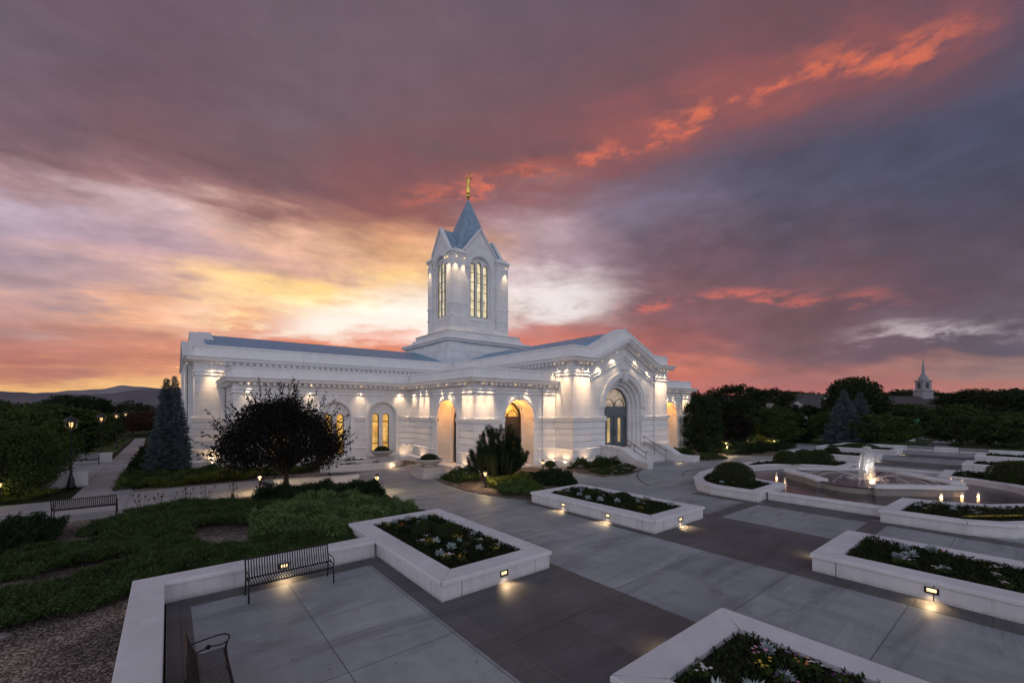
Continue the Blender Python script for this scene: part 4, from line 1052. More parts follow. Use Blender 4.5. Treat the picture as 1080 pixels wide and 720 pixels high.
# the jet: a foaming column of many water threads and drops
def jet(c, h, w_, nstr, ndrop, name='jet', seed=1):
    g_ = np.random.default_rng(seed); mb = MB(); sc_ = (w_ / .78) ** .5
    def wd(t): return w_ * .5 * (1 - .42 * t ** 1.3) * math.sqrt(max(0, 1 - max(0, (t - .6) / .4) ** 2))
    for _ in range(nstr):
        t = g_.uniform(0, .97); a = g_.uniform(0, 2 * PI); rad = wd(t) * math.sqrt(g_.uniform(0, 1)); L = g_.uniform(.05, .22) * h / 1.85 * (1 - .4 * t); q = g_.uniform(.006, .018) * sc_
        x_, y_ = c[0] + rad * math.cos(a), c[1] + rad * math.sin(a); z_ = c[2] + t * h; dx, dy = .10 * L * math.cos(a), .10 * L * math.sin(a)
        mb.tube([(x_, y_, z_), (x_ + dx, y_ + dy, min(z_ + L, c[2] + h * (.99 - .25 * (rad / w_) ** 2)))], [q, q * .6], 4, True)
    nn_ = 12
    mb.lathe([(wd(t) * .80 * g_.uniform(.9, 1.1), t * h * .97) for t in np.linspace(0, 1, nn_)], c, 10)
    for _ in range(ndrop):
        a = g_.uniform(0, 2 * PI); t = g_.uniform(0, 1); rad = wd(t * .9) * g_.uniform(.85, 1.15) + abs(g_.normal(0, .05)) * (1 - t) * sc_; z_ = c[2] + t * h * 1.02; q = g_.uniform(.005, .013) * sc_
        x_, y_ = c[0] + rad * math.cos(a), c[1] + rad * math.sin(a)
        mb.add([(x_ + q, y_, z_), (x_ - q, y_, z_), (x_, y_ + q, z_), (x_, y_ - q, z_), (x_, y_, z_ + q * 2), (x_, y_, z_ - q * 2)], [(0, 2, 4), (2, 1, 4), (1, 3, 4), (3, 0, 4), (2, 0, 5), (1, 2, 5), (3, 1, 5), (0, 3, 5)])
    return thing_mesh(fo, mb, name, 'spray', fix=False, smooth=True)
jet((FX, FY, .54), 1.85, .74, 3000, 900, 'central_jet', 3)
arcs = MB()
for k_ in range(16):
    a = 2 * PI * k_ / 16 + .1
    pts = [(FX + (3.0 - 2.6 * t) * math.cos(a), FY + (3.0 - 2.6 * t) * math.sin(a), .55 + 2.4 * t * (1 - t) * .62) for t in np.linspace(0, 1, 14)]
    arcs.tube(pts, [.012 - .005 * t for t in np.linspace(0, 1, 14)], 4, False)
thing_mesh(fo, arcs, 'arching_stream', 'spray', fix=False)
foam = MB()
for _ in range(420):
    a = rng.uniform(0, 2 * PI); rad = .2 + abs(rng.normal(0, .42)); x_, y_ = FX + rad * math.cos(a), FY + rad * math.sin(a); q = rng.uniform(.015, .05)
    foam.add([(x_ - q, y_, .545), (x_, y_ - q, .545), (x_ + q, y_, .545), (x_, y_ + q, .545), (x_, y_, .545 + q)], [(0, 1, 4), (1, 2, 4), (2, 3, 4), (3, 0, 4)])
thing_mesh(fo, foam, 'foam', 'spray', fix=False)
lamp('POINT', (FX - .45, FY - .35, .66), 20, (1, .58, .25), .12)
for k_ in range(3):
    a = R(200 + 120 * k_); lamp('SPOT', (FX + .55 * math.cos(a), FY + .55 * math.sin(a), .60), 200, (1, .92, .84), .05, (-.25 * math.cos(a), -.25 * math.sin(a), 1), 50, .7)
sj = [(29.2, 10.4), (27.3, 9.3), (29.2, 3.2), (30.3, 2.6), (30.9, 2.1), (35.2, 3.0), (35.6, 3.5)]
for i, (x_, y_) in enumerate(sj):
    hh = .48 if i in (0, 1) else .40 if i >= 5 else .30
    jet((x_, y_, .20), hh, .13 if i < 5 else .16, 90, 60, 'small_jet', 10 + i); lamp('POINT', (x_, y_, .27), 5 if i < 5 else 7, (1, .52, .20), .05)
for x_, y_ in ((34.4, 10.1), (33.2, 10.8)): jet((x_, y_, .20), .36, .14, 90, 60, 'small_jet', 31); lamp('POINT', (x_, y_, .27), 5, (1, .52, .20), .05)

# ================================================================ BENCHES
def make_bench(L=1.85, m='bench_metal'):
    """faces -y, stands on z=0, centred on x; straps of flat steel bent from the top of the back to the front of the seat"""
    r = bpy.data.objects.new('park_bench', None); COL.objects.link(r)
    prof = [(.30, .88), (.285, .84), (.25, .70), (.20, .56), (.165, .49), (.12, .445), (.05, .43), (-.10, .445), (-.20, .45), (-.245, .44), (-.262, .405), (-.255, .37)]
    slats = MB(); n = int(L / .057)
    for i in range(n):
        x = -L / 2 + (i + .5) * L / n; wv = .0135; vs = []; fs = []
        for j, (y, z) in enumerate(prof):
            a = Vector(prof[max(0, j - 1)]); b = Vector(prof[min(len(prof) - 1, j + 1)]); d = (b - a).normalized(); nn = Vector((-d.y, d.x)) * .0025
            for xx, s_ in ((x - wv, 1), (x + wv, 1), (x + wv, -1), (x - wv, -1)): vs.append((xx, y + nn.x * s_, z + nn.y * s_))
        for j in range(len(prof) - 1):
            for c in range(4): fs.append((j * 4 + c, (j + 1) * 4 + c, (j + 1) * 4 + (c + 1) % 4, j * 4 + (c + 1) % 4))
        slats.add(vs, fs)
    slats.build('slats', m, r)
    for nm, y, z in (('top_rail', .315, .875), ('seat_rail', .17, .44), ('front_rail', -.24, .395)): MB().tube([(-L / 2 - .02, y, z), (L / 2 + .02, y, z)], .020, 8).build(nm, m, r, smooth=True)
    for s_ in (-1, 1):
        x = s_ * (L / 2 + .035)
        MB().tube([(x, .32, .89), (x, .27, .70), (x, .20, .50), (x, .24, .25), (x, .30, .0)], .019, 8).build('leg', m, r, smooth=True)
        MB().tube([(x, -.26, .42), (x, -.28, .2), (x, -.29, .0)], .019, 8).build('leg', m, r, smooth=True)
        am = MB(); am.tube([(x, .235, .62), (x, .1, .64), (x, -.12, .66), (x, -.25, .655), (x, -.31, .61), (x, -.315, .56), (x, -.28, .51), (x, -.2, .48), (x, -.05, .50), (x, .1, .47), (x, .19, .45)], .013, 8)
        am.tube([(x, -.26, .42), (x, -.285, .52)], .016, 8); am.add([(x - .012, -.06, .50), (x - .012, -.01, .55), (x - .012, .04, .50), (x - .012, -.01, .45), (x + .012, -.06, .50), (x + .012, -.01, .55), (x + .012, .04, .50), (x + .012, -.01, .45)],
               [(0, 1, 2, 3), (7, 6, 5, 4), (0, 4, 5, 1), (1, 5, 6, 2), (2, 6, 7, 3), (3, 7, 4, 0)])
        am.build('armrest', m, r, smooth=False)
    return r
b0 = make_bench()
tag(b0, 'black strap metal bench against the low wall with a light glowing behind it', 'bench', 'slatted metal benches'); b0.location = (2.43, 12.02, .0)
bench_spots = [((.52, 8.04, 0), R(90), 'dark slatted bench against the side wall, cut off by the bottom edge'),
               ((-2.72, 25.25, .0), R(180), 'black slatted bench seen from behind at the edge of the path'),
               ((-5.4, 48.3, 0), 0, 'small dark bench in front of the far low wall beside the path'),
               ((-6.6, 37.2, 0), R(180), 'dark bench under the tree beside the lamp post with the low wall'),
               ((62.2, 8.35, 0), R(-90), 'dark bench across the plaza, left one of the far pair'), ((62.2, 4.55, 0), R(-90), 'dark bench across the plaza, right one of the far pair')]
for i, (l, rz, lab) in enumerate(bench_spots):
    c = copy_tree(b0, l, rz, lab)
    if i == 0:
        for ch in c.children:
            if ch.name.startswith('slats'):
                ch.data = ch.data.copy(); ch.data.materials.clear(); ch.data.materials.append(MATS['bench_bronze'])
pad = structure(MB().box(-3.95, -1.5, 24.85, 25.6, -.03, .02).build('path_pad', 'path_concrete'))

# ================================================================ URNS, GARDEN WALLS
def urn(x, y, z, label, plabel):
    r = empty('urn_planter', (x, y, z), label, 'urn', 'stone urns by the west porch')
    pd = MB(); pd.frust((-.95, .95, -.95, .95), (-.95, .95, -.95, .95), -.05, .26); pd.frust((-.95, .95, -.95, .95), (-.80, .80, -.80, .80), .262, .36); pd.frust((-.74, .74, -.74, .74), (-.74, .74, -.74, .74), .361, .60); pd.frust((-.78, .78, -.78, .78), (-.78, .78, -.78, .78), .602, .68)
    pd.build('pedestal', 'urn_stone', r, bevel=.012)
    MB().lathe([(.40, .68), (.42, .72), (.36, .76), (.52, .80), (.74, .92), (.86, 1.06), (.92, 1.10), (.92, 1.16), (.84, 1.17), (.80, 1.10), (.3, 1.06)], n=40).build('bowl', 'urn_stone', r, smooth=True)
    MB().lathe([(.05, 1.03), (.79, 1.03), (.79, 1.10), (.05, 1.12)], n=24).build('soil', 'soil', r)
    return r
urn(13.75, 26.1, 0, 'pale stone bowl urn on a square pedestal at the corner of the west porch', '')
urn(13.3, 33.2, .05, 'pale stone bowl urn in front of the arched wing windows, farther of the pair', '')
gw = empty('garden_wall', (11, 31.0, 0), 'curved low stone wall with a small bright light, below the wing windows', 'wall')
cw = [(8.4, 32.3), (9.6, 31.6), (10.8, 31.2), (12.0, 31.1), (13.2, 31.3), (14.2, 31.9), (14.9, 32.8)]
t = MB().sweep(cw, [(0, -.05), (0, .38), (-.45, .38), (-.45, -.05)]); thing_mesh(gw, t, 'body', 'planter_stone')
t = MB().sweep(cw, [(.05, .382), (.05, .47), (-.5, .47), (-.5, .382)]); thing_mesh(gw, t, 'coping', 'coping_stone')
t = MB().sweep([(9.0, 35.5)] + [(x, y + 1.3) for x, y in cw[1:-1]], [(0, 0), (0, .62), (-.4, .62), (-.4, 0)]); thing_mesh(gw, t, 'upper_tier', 'planter_stone')
thing_mesh(gw, MB().box(13.42, 13.58, 31.30, 31.42, .16, .24), 'uplight', 'lamp_glow_soft'); lamp('POINT', (13.4, 31.1, .25), 9, (1, .72, .40), .05)
g2 = empty('garden_wall', (8.5, 26.9, 0), 'short block of low stone wall at the end of the juniper bed', 'wall')
t = MB().sweep([(4.8, 27.9), (6.6, 27.4), (8.0, 26.9), (9.2, 26.7)], [(0, -.05), (0, .34), (-.5, .34), (-.5, -.05)]); thing_mesh(g2, t, 'body', 'planter_stone'); t = MB().sweep([(4.75, 27.9), (6.6, 27.4), (8.0, 26.9), (9.25, 26.7)], [(.04, .342), (.04, .42), (-.54, .42), (-.54, .342)]); thing_mesh(g2, t, 'coping', 'coping_stone')
for y0, lab in ((35.6, 'low white topped wall beside the path, behind the nearest lamp post'), (49.3, 'low stone wall beside the path, farther of the two, behind the small bench')):
    r = empty('low_wall', (-6.5, y0, 0), lab, 'wall')
    thing_mesh(r, MB().box(-10.5, -3.75, y0, y0 + .55, -.05, .72), 'body', 'planter_stone'); thing_mesh(r, MB().box(-10.55, -3.7, y0 - .05, y0 + .60, .722, .82), 'coping', 'coping_stone', bevel=.01)
# ================================================================ LAMPS
def make_bollard():
    r = bpy.data.objects.new('bollard_light', None); COL.objects.link(r)
    MB().lathe([(.11, 0), (.11, .05), (.075, .08), (.06, .12), (.05, .62), (.07, .64), (.07, .68)], n=14).build('post', 'black_metal', r, smooth=False)
    MB().lathe([(.03, .69), (.04, .72), (.055, .84), (.055, .88)], n=12).build('lantern_glass', 'lantern_glass', r, smooth=True)
    c = MB(); c.lathe([(.15, .905), (.145, .92), (.08, .98), (.02, 1.02)], n=14)
    for k_ in range(4): a = PI / 4 + k_ * PI / 2; c.tube([(.07 * math.cos(a), .07 * math.sin(a), .67), (.10 * math.cos(a), .10 * math.sin(a), .91)], .008, 5)
    c.build('lantern_cap', 'black_metal', r); return r
bl = make_bollard()
bspots = [(3.88, 26.83, 'black bollard light at the foot of the dark tree'), (8.85, 22.8, 'black bollard light at the tip of the juniper bed'), (14.3, 20.3, 'black bollard light in front of the pine shrub'),
          (-6.5, 32.3, 'bollard light among the yellow green perennials at the left edge'), (20.3, 21.9, 'small bollard light on the gravel between the porch and the steps'), (42.3, 19.4, 'bollard light beyond the steps at the corner of the far shrub bed'), (46.8, 21.6, 'faint bollard light by the tall round evergreen'),
          (52.0, 21.5, 'bollard light in the far shrub bed, second from the right'), (54.4, 19.6, 'bollard light lighting the yellow shrub in the far bed')]
for i, (x, y, lab) in enumerate(bspots):
    c = bl if i == 0 else copy_tree(bl)
    c.location = (x, y, 0); tag(c, lab, 'bollard', 'bollard lights along the walks')
    lamp('POINT', (x, y, .80), (40 if x < 0 else 190 if i < 5 else 160), (1, .66, .32), .05)
def make_post():
    r = bpy.data.objects.new('lamp_post', None); COL.objects.link(r)
    MB().lathe([(.22, 0), (.22, .12), (.16, .2), (.13, .5), (.09, .62), (.06, .8), (.045, 3.2), (.07, 3.25), (.05, 3.35)], n=14).build('pole', 'black_metal', r, smooth=True)
    g_ = MB(); g_.lathe([(.04, 3.5), (.07, 3.54), (.09, 3.7), (.09, 3.78)], n=14); g_.build('lantern_glass', 'lantern_glass', r, smooth=True)
    c = MB(); c.lathe([(.34, 3.80), (.33, 3.86), (.22, 4.0), (.08, 4.08), (.03, 4.2)], n=18)
    for k_ in range(4): a = k_ * PI / 2; c.tube([(.05 * math.cos(a), .05 * math.sin(a), 3.35), (.22 * math.cos(a), .22 * math.sin(a), 3.5), (.26 * math.cos(a), .26 * math.sin(a), 3.8)], .018, 6)
    c.build('lantern_cap', 'black_metal', r); return r
lp = make_post()
for i, (x, y, lab) in enumerate(((-4.4, 36.4 - 1.15, 'nearest black lamp post beside the long path'), (-4.5, 50.6, 'second black lamp post along the path, above the far low wall'), (-4.7, 67, 'third black lamp post along the path on the lawn edge'),
                         (-4.9, 84, 'fourth black lamp post along the path'), (-5.1, 104, 'farthest black lamp post where the path ends'))):
    c = lp if i == 0 else copy_tree(lp)
    c.location = (x, y, -.02); tag(c, lab, 'lamp post', 'lamp posts along the path')
    lamp('POINT', (x, y, 3.62), 18, (1, .72, .40), .1)
# ================================================================ PLANTS
def leaf_obj(name, centers, dirs, sizes, m, parent=None, aspect=.5, flat=0., seed=0, tri=False):
    """many small leaf faces: centres (N,3), a direction each, a length each"""
    g_ = np.random.default_rng(seed); C_ = np.asarray(centers, float); D = np.asarray(dirs, float); S = np.asarray(sizes, float)[:, None]; N = len(C_)
    D = D / np.maximum(1e-6, np.linalg.norm(D, axis=1, keepdims=True))
    A = g_.normal(size=(N, 3)); A[:, 2] += flat; U = np.cross(D, A); U /= np.maximum(1e-6, np.linalg.norm(U, axis=1, keepdims=True))
    if tri:
        V = np.stack([C_ - U * S * aspect * .5, C_ + U * S * aspect * .5, C_ + D * S], 1).reshape(-1, 3); k = 3
    else:
        V = np.stack([C_, C_ + D * S * .5 + U * S * aspect * .5, C_ + D * S, C_ + D * S * .5 - U * S * aspect * .5], 1).reshape(-1, 3); k = 4
    me = bpy.data.meshes.new(name); me.vertices.add(N * k); me.vertices.foreach_set('co', V.ravel())
    me.loops.add(N * k); me.loops.foreach_set('vertex_index', np.arange(N * k, dtype=np.int32))
    me.polygons.add(N); me.polygons.foreach_set('loop_start', np.arange(0, N * k, k, dtype=np.int32)); me.polygons.foreach_set('loop_total', np.full(N, k, dtype=np.int32))
    me.update(calc_edges=True); me.materials.append(MATS[m])
    o = bpy.data.objects.new(name, me); COL.objects.link(o)
    if parent: o.parent = parent
    return o
def unit(g_, n): v = g_.normal(size=(n, 3)); return v / np.linalg.norm(v, axis=1, keepdims=True)

def leafy_tree(H, W, base, m, seed, nclump=90, nleaf=60, leaf=.22, trunk_r=.18, bark='bark', spiky=0., flatten=1., name='broadleaf_tree', vase=0., full=True, skirt=0.):
    """a broadleaf tree: trunk with limbs, crown of leaf clumps gathered round limb ends"""
    g_ = np.random.default_rng(seed); root = bpy.data.objects.new(name, None); COL.objects.link(root)
    tr = MB(); zc = base + (H - base) * .5
    ends = []; nl = max(6, nclump // 9)
    tr.tube([(0, 0, -.1), (g_.normal(0, .03), g_.normal(0, .03), base * .6), (g_.normal(0, .08), g_.normal(0, .08), base + (H - base) * .15), (0, 0, base + (H - base) * .6)], [trunk_r * 1.25, trunk_r, trunk_r * .8, trunk_r * .25], 8)
    for i in range(nl):
        a = 2 * PI * (i * .618) + g_.normal(0, .3); t = g_.uniform(.05, .95); el_ = math.asin(min(.98, t))
        ex = W * .5 * math.cos(el_) * .72; p1 = (ex * math.cos(a), ex * math.sin(a), zc + (H - base) * .5 * (t * 1.5 - .62) * .75)
        z0 = base * g_.uniform(.7, 1.1) + .1
        mid = (p1[0] * .45, p1[1] * .45, z0 + (p1[2] - z0) * .6)
        tr.tube([(0, 0, z0), mid, p1], [trunk_r * .5, trunk_r * .3, trunk_r * .08], 5, False); ends.append(p1)
    tr.build('trunk', bark, root, smooth=True)
    cs = []; ds = []; sz = []
    lob = g_.normal(size=(7, 3)); lob /= np.linalg.norm(lob, axis=1, keepdims=True); la = g_.uniform(-.22, .22, 7)
    for i in range(nclump):
        d = unit(g_, 1)[0]; d[2] = g_.uniform(-.92, 1.0) if full else abs(d[2]) - .4 * g_.random(); d[:2] *= math.sqrt(max(.02, 1 - d[2] ** 2)) / max(1e-3, np.linalg.norm(d[:2])); d /= np.linalg.norm(d); d[:2] *= 1 + .25 * max(0, -d[2])
        rad = (g_.uniform(.35, 1.0) ** .45) * (1 + sum(la[k] * max(0, lob[k] @ d) ** 3 for k in range(7)))
        c = np.array([d[0] * W * .5 * rad, d[1] * W * .5 * rad, zc + d[2] * (H - base) * .5 * rad * flatten])
        if skirt: c[:2] *= 1 - skirt * d[2]; c[0] -= .25
        if vase: s_ = 1 - vase * max(0, (zc - c[2]) / (H - base)); c[0] *= s_; c[1] *= s_
        cr = g_.uniform(.6, 1.25) * W * .085 + .12
        o = g_.normal(size=(nleaf, 3)); o /= np.linalg.norm(o, axis=1, keepdims=True); o *= (g_.random((nleaf, 1)) ** .4) * cr; o[:, 2] *= .7
        P_ = c + o; dd = o / cr + g_.normal(0, .5, (nleaf, 3)) + [0, 0, -.15]
        cs.append(P_); ds.append(dd); sz.append(g_.uniform(.6, 1.3, nleaf) * leaf)
        if spiky and rad > .7 and g_.random() < spiky:   # shoots that stick out of the crown
            L = g_.uniform(.35, 1.25); dr = d * .75 + [0, 0, .8] + g_.normal(0, .25, 3); dr /= np.linalg.norm(dr); n2 = int(28 * L)
            t = g_.random((n2, 1)); cs.append(c + dr * cr * .6 + dr * t * L); ds.append(g_.normal(size=(n2, 3)) + dr); sz.append(g_.uniform(.6, 1.1, n2) * leaf)
    leaf_obj('crown', np.concatenate(cs), np.concatenate(ds), np.concatenate(sz), m, root, .62, .6, seed)
    return root
def spruce_tree(H, W, m, seed, rows=26, leaf=.2, name='spruce_tree', dens=1.0, tp=1.0):
    g_ = np.random.default_rng(seed); root = bpy.data.objects.new(name, None); COL.objects.link(root)
    tr = MB().tube([(0, 0, -.1), (0, 0, H * .5), (0, 0, H * .98)], [W * .04 + .05, W * .025 + .02, .015], 7)
    cs = []; ds = []; sz = []
    for i in range(rows):
        t = (i + .5) / rows; z = .25 + (H - .3) * t; L = W * .5 * (1 - t) ** (.85 * tp) * (1.0 if t > .06 else .85) + .06
        nb = max(5, int((11 * (1 - t) + 5)))
        for b in range(nb):
            a = 2 * PI * (b + g_.random() * .8) / nb + i * .7; l = L * g_.uniform(.78, 1.12); dx, dy = math.cos(a), math.sin(a)
            rise = g_.uniform(-.05, .22)
            n = int(max(10, 46 * l / (W * .5) * dens)); s = g_.random(n) ** .7; side = g_.normal(0, 1, n) * .14 * l * (1.05 - s * .8)
            zz = z + rise * l * s - .30 * l * s * (1 - s) * 1.2 + g_.normal(0, .035 * H / 6, n)
            cs.append(np.stack([dx * l * s - dy * side, dy * l * s + dx * side, zz], 1)); 
            ds.append(np.stack([dx + g_.normal(0, .5, n) - dy * np.sign(side) * .6, dy + g_.normal(0, .5, n) + dx * np.sign(side) * .6, g_.normal(.15, .35, n)], 1)); sz.append(g_.uniform(.6, 1.2, n) * leaf)
            if b % 3 == 0: tr.tube([(0, 0, z), (dx * l * .9, dy * l * .9, z + rise * l * .8 - .05 * l)], [.02 + .01 * (1 - t), .006], 4, False)
    tr.build('trunk', 'bark', root, smooth=True)
    leaf_obj('crown', np.concatenate(cs), np.concatenate(ds), np.concatenate(sz), m, root, .28, .8, seed, tri=True)
    return root
def place(o, x, y, label, cat, group=None, rz=0, z=0, s=1):
    o.location = (x, y, z); o.rotation_euler = (0, 0, rz); o.scale = s if isinstance(s, tuple) else (s,) * 3; return tag(o, label, cat, group)
def ball_shrub(R_, H_, m, seed, n=2600, leaf=.06, name='shrub', squash=1., rough=.10):
    g_ = np.random.default_rng(seed); root = bpy.data.objects.new(name, None); COL.objects.link(root)
    core = MB(); core.lathe([(R_ * .05, 0), (R_ * .75, H_ * .08), (R_ * .86, H_ * .4), (R_ * .7, H_ * .72), (R_ * .35, H_ * .88), (R_ * .05, H_ * .92)], n=14, sy=squash); core.build('stems', 'soil', root, smooth=True)
    d = unit(g_, n); d[:, 2] = np.abs(d[:, 2]); bumps = g_.normal(size=(9, 3)); bumps /= np.linalg.norm(bumps, axis=1, keepdims=True)
    k = 1 + rough * np.maximum(0, d @ bumps.T).__pow__(6).sum(1) - rough * .5 + g_.normal(0, .035, n)
    P_ = np.stack([d[:, 0] * R_ * k, d[:, 1] * R_ * squash * k, np.abs(d[:, 2]) ** .8 * H_ * k * .97], 1)
    leaf_obj('foliage', P_, d + g_.normal(0, .7, (n, 3)), g_.uniform(.6, 1.3, n) * leaf, m, root, .6, .3, seed)
    return root
def inpoly(poly, P_):
    x, y = P_[:, 0], P_[:, 1]; c = np.zeros(len(x), bool); j = len(poly) - 1
    for i in range(len(poly)):
        xi, yi = poly[i]; xj, yj = poly[j]
        c ^= ((yi > y) != (yj > y)) & (x < (xj - xi) * (y - yi) / ((yj - yi) or 1e-9) + xi); j = i
    return c
def scatter(poly, dens, g_):
    xs = [p[0] for p in poly]; ys = [p[1] for p in poly]; A = (max(xs) - min(xs)) * (max(ys) - min(ys)); n = int(A * dens)
    P_ = np.stack([g_.uniform(min(xs), max(xs), n), g_.uniform(min(ys), max(ys), n)], 1); return P_[inpoly(poly, P_)]
def fbm(P_, sc, seed):
    """cheap smooth noise for mounding, -1..1"""
    g_ = np.random.default_rng(seed); v = 0; tot = 0
    for o in range(4):
        for _ in range(3):
            a = g_.uniform(0, 2 * PI); f_ = sc * 2 ** o * g_.uniform(.7, 1.3); v = v + np.sin(P_[:, 0] * math.cos(a) * f_ + P_[:, 1] * math.sin(a) * f_ + g_.uniform(0, 6.3)) * .6 ** o; tot += .6 ** o
    return v / tot * 1.6
def cover(name, poly, dens, m, label, cat, h=.35, leaf=.10, seed=1, z0=0., holes=0., aspect=.3, up=.9, sprigs=4, kind='stuff', mound=None, m2=None, base=True):
    """low spreading plants over an area: a mounded mass of sprigs"""
    g_ = np.random.default_rng(seed); P_ = scatter(poly, dens, g_); f_ = fbm(P_, 1.6, seed)
    hh = h * (.55 + .45 * f_); keep = f_ > (-1.2 + holes * 1.4) if holes else np.ones(len(P_), bool)
    # thin out towards the edge of the bed
    P_, hh = P_[keep], np.maximum(.02, hh[keep]); n = len(P_)
    C_ = np.repeat(np.column_stack([P_, z0 + hh * g_.uniform(.35, 1.0, n)]), sprigs, 0); N = len(C_)
    C_ += g_.normal(0, leaf * .35, (N, 3)); C_[:, 2] = np.maximum(z0 + .01, C_[:, 2])
    D = g_.normal(0, .75, (N, 3)); D[:, 2] = np.abs(D[:, 2]) * .6 + up * g_.uniform(.2, 1.2, N)
    o = leaf_obj(name, C_, D, g_.uniform(.5, 1.3, N) * leaf, m, None, aspect, .2, seed, tri=True)
    tag(o, label, cat, kind=kind); return o

# ---- the juniper bed west of the plaza
JUN = [(-.75, 13.8), (4.9, 13.9), (5.0, 15.8), (8.35, 15.9), (8.35, 18.3), (8.5, 21.0), (8.75, 22.6), (8.0, 24.0), (6.3, 25.0), (3.6, 25.6), (1.0, 25.0), (-.2, 24.2), (-1.2, 23.8), (-2.2, 22.6), (-3.6, 20.4), (-4.0, 18.8), (-7, 17.5), (-9, 14), (-6, 13.6), (-3.2, 13.4), (-1.6, 13.3)]
holes_ = [(-2.7, 23.7, 1.4, 1.3), (1.7, 18.5, 1.15, 1.3), (-4.0, 16.2, 2.6, .85), (-1.7, 16.9, 1.3, .42), (-2.8, 21.0, 1.3, .45), (-.2, 22.2, 1.0, .36), (-5.5, 19.2, 1.6, .7), (4.4, 21.9, .9, .4)]
def juniper(name, poly, dens, h, leaf, seed, m, label, holes=()):
    g_ = np.random.default_rng(seed); P_ = scatter(poly, dens, g_); k = np.ones(len(P_), bool); e = fbm(P_, 2.5, seed + 5)
    for x, y, a, b in holes: k &= ((P_[:, 0] - x) / a) ** 2 + ((P_[:, 1] - y) / b) ** 2 + e * .5 > 1
    P_ = P_[k]; bed = h < .4
    f_ = fbm(P_, 1.0 if bed else 2.1, seed); g2_ = fbm(P_, 3.4, seed + 9)
    hh = h * ((.62 + .95 * f_ + .30 * g2_) if bed else (.55 + .75 * f_ + .35 * g2_))
    if bed and len(P_) > 20000: P_, hh = P_[hh > .035], hh[hh > .035]
    hh = np.clip(hh, .05, h * 1.6); n = len(P_); sp_ = 5
    az_ = g_.uniform(0, 2 * PI, n)
    C_ = np.repeat(np.column_stack([P_, hh * g_.uniform(.45, 1., n)]), sp_, 0); N = len(C_); A = np.repeat(az_, sp_) + g_.normal(0, .5, N)
    C_ += g_.normal(0, leaf * .3, (N, 3)); C_[:, 2] = np.maximum(.0, C_[:, 2])
    D = np.stack([np.cos(A), np.sin(A), g_.uniform(.25, 1.3, N)], 1)
    o = leaf_obj(name, C_, D, g_.uniform(.5, 1.35, N) * leaf, m, None, .26, .2, seed, tri=True); tag(o, label, 'ground cover', kind='stuff'); return o
juniper('juniper_cover', JUN, 900, .38, .105, 11, 'leaf_juniper', 'dark green creeping juniper spreading over the mulch west of the plaza', holes_)
juniper('juniper_cover', [(2.2, 17.4), (4.9, 15.2), (8.0, 16.2), (8.1, 19.5), (6.4, 22.2), (3.6, 21.5), (2.6, 19.6)], 560, .60, .17, 12, 'leaf_juniper_light', 'paler upright juniper mass behind the low wall and the nearest planter')
juniper('juniper_cover', [(5.6, 22.0), (8.5, 20.8), (8.6, 22.6), (7.9, 23.7), (6.2, 24.9), (3.9, 25.3), (3.0, 23.6), (4.6, 22.2)], 620, .72, .13, 13, 'leaf_pine', 'dark upright juniper hedge at the foot of the tree by the curved wall')
juniper('juniper_cover', [(-4.4, 19.6), (-3.1, 21.2), (-3.0, 23.0), (-4.3, 23.8), (-7.5, 23.5), (-9, 21), (-7, 19)], 380, .75, .18, 14, 'leaf_pine', 'dark leafy shrub mass at the left edge near the path bench')
# beds round the building
def bedcov(poly, h, leaf, seed, m, label, dens=300): return juniper('shrub_cover', poly, dens, h, leaf, seed, m, label)
bedcov([(13.6, 24.4), (13.5, 22.2), (14.2, 21.6), (15.5, 22.6), (16.4, 24.6)], .62, .13, 21, 'leaf_box', 'low dark shrubs between the urn and the pine shrub')
bedcov([(16.2, 19.0), (18.4, 17.0), (20.4, 19.4), (21.2, 21.3), (19.6, 21.9), (17.4, 21.0)], .65, .14, 22, 'leaf_pine', 'dark spreading evergreen shrubs on the gravel right of the pine shrub')
bedcov([(14.3, 19.8), (15.0, 17.4), (16.4, 17.6), (17.2, 20.2), (16.2, 21.2), (14.9, 21.2)], .5, .13, 23, 'leaf_yellow', 'light green shrubs lit by the bollard in front of the pine shrub')
bedcov([(13.4, 17.4), (14.6, 16.2), (16.6, 16.6), (15.4, 17.8), (14.2, 19.2)], .55, .14, 24, 'leaf_juniper', 'green shrubs behind the planter with three step lights')
bedcov([(23.3, 22.6), (24.2, 20.8), (27.9, 21.0), (28.3, 22.9)], .85, .10, 25, 'leaf_box', 'clipped low hedge at the base of the gable left of the steps', 620)
bedcov([(23.2, 20.4), (23.0, 18.7), (24.8, 18.1), (27.6, 19.3), (28.0, 20.6)], .28, .12, 26, 'leaf_mid', 'low flowers and ground cover in front of the hedge by the steps', 220)
bedcov([(34.9, 22.9), (35.2, 20.4), (38.5, 20.6), (39.8, 22.6)], .75, .12, 27, 'leaf_box', 'low dark hedge right of the entrance steps', 420)
bedcov([(35.6, 20.2), (36.5, 18.6), (39.5, 18.0), (40.4, 20.2)], .25, .12, 28, 'leaf_mid', 'ground cover bed right of the entrance steps', 200)
bedcov([(-2.3, 32.2), (3.0, 32.4), (8.2, 32.8), (8.6, 35.2), (3.4, 35.4), (1.2, 38), (-2.2, 38)], .55, .20, 29, 'leaf_mid', 'green shrubs between the path and the west wing', 210)
bedcov([(-.9, 31.9), (3.4, 31.8), (5.4, 32.6), (2, 33.2), (-1.2, 33.0)], .62, .18, 30, 'leaf_yellow', 'yellow green grassy shrubs along the cross path', 230)
bedcov([(-2.2, 38), (0.8, 38), (1.0, 60), (-2.2, 60)], .6, .24, 31, 'leaf_dark', 'dark shrubs along the right side of the long path', 90)
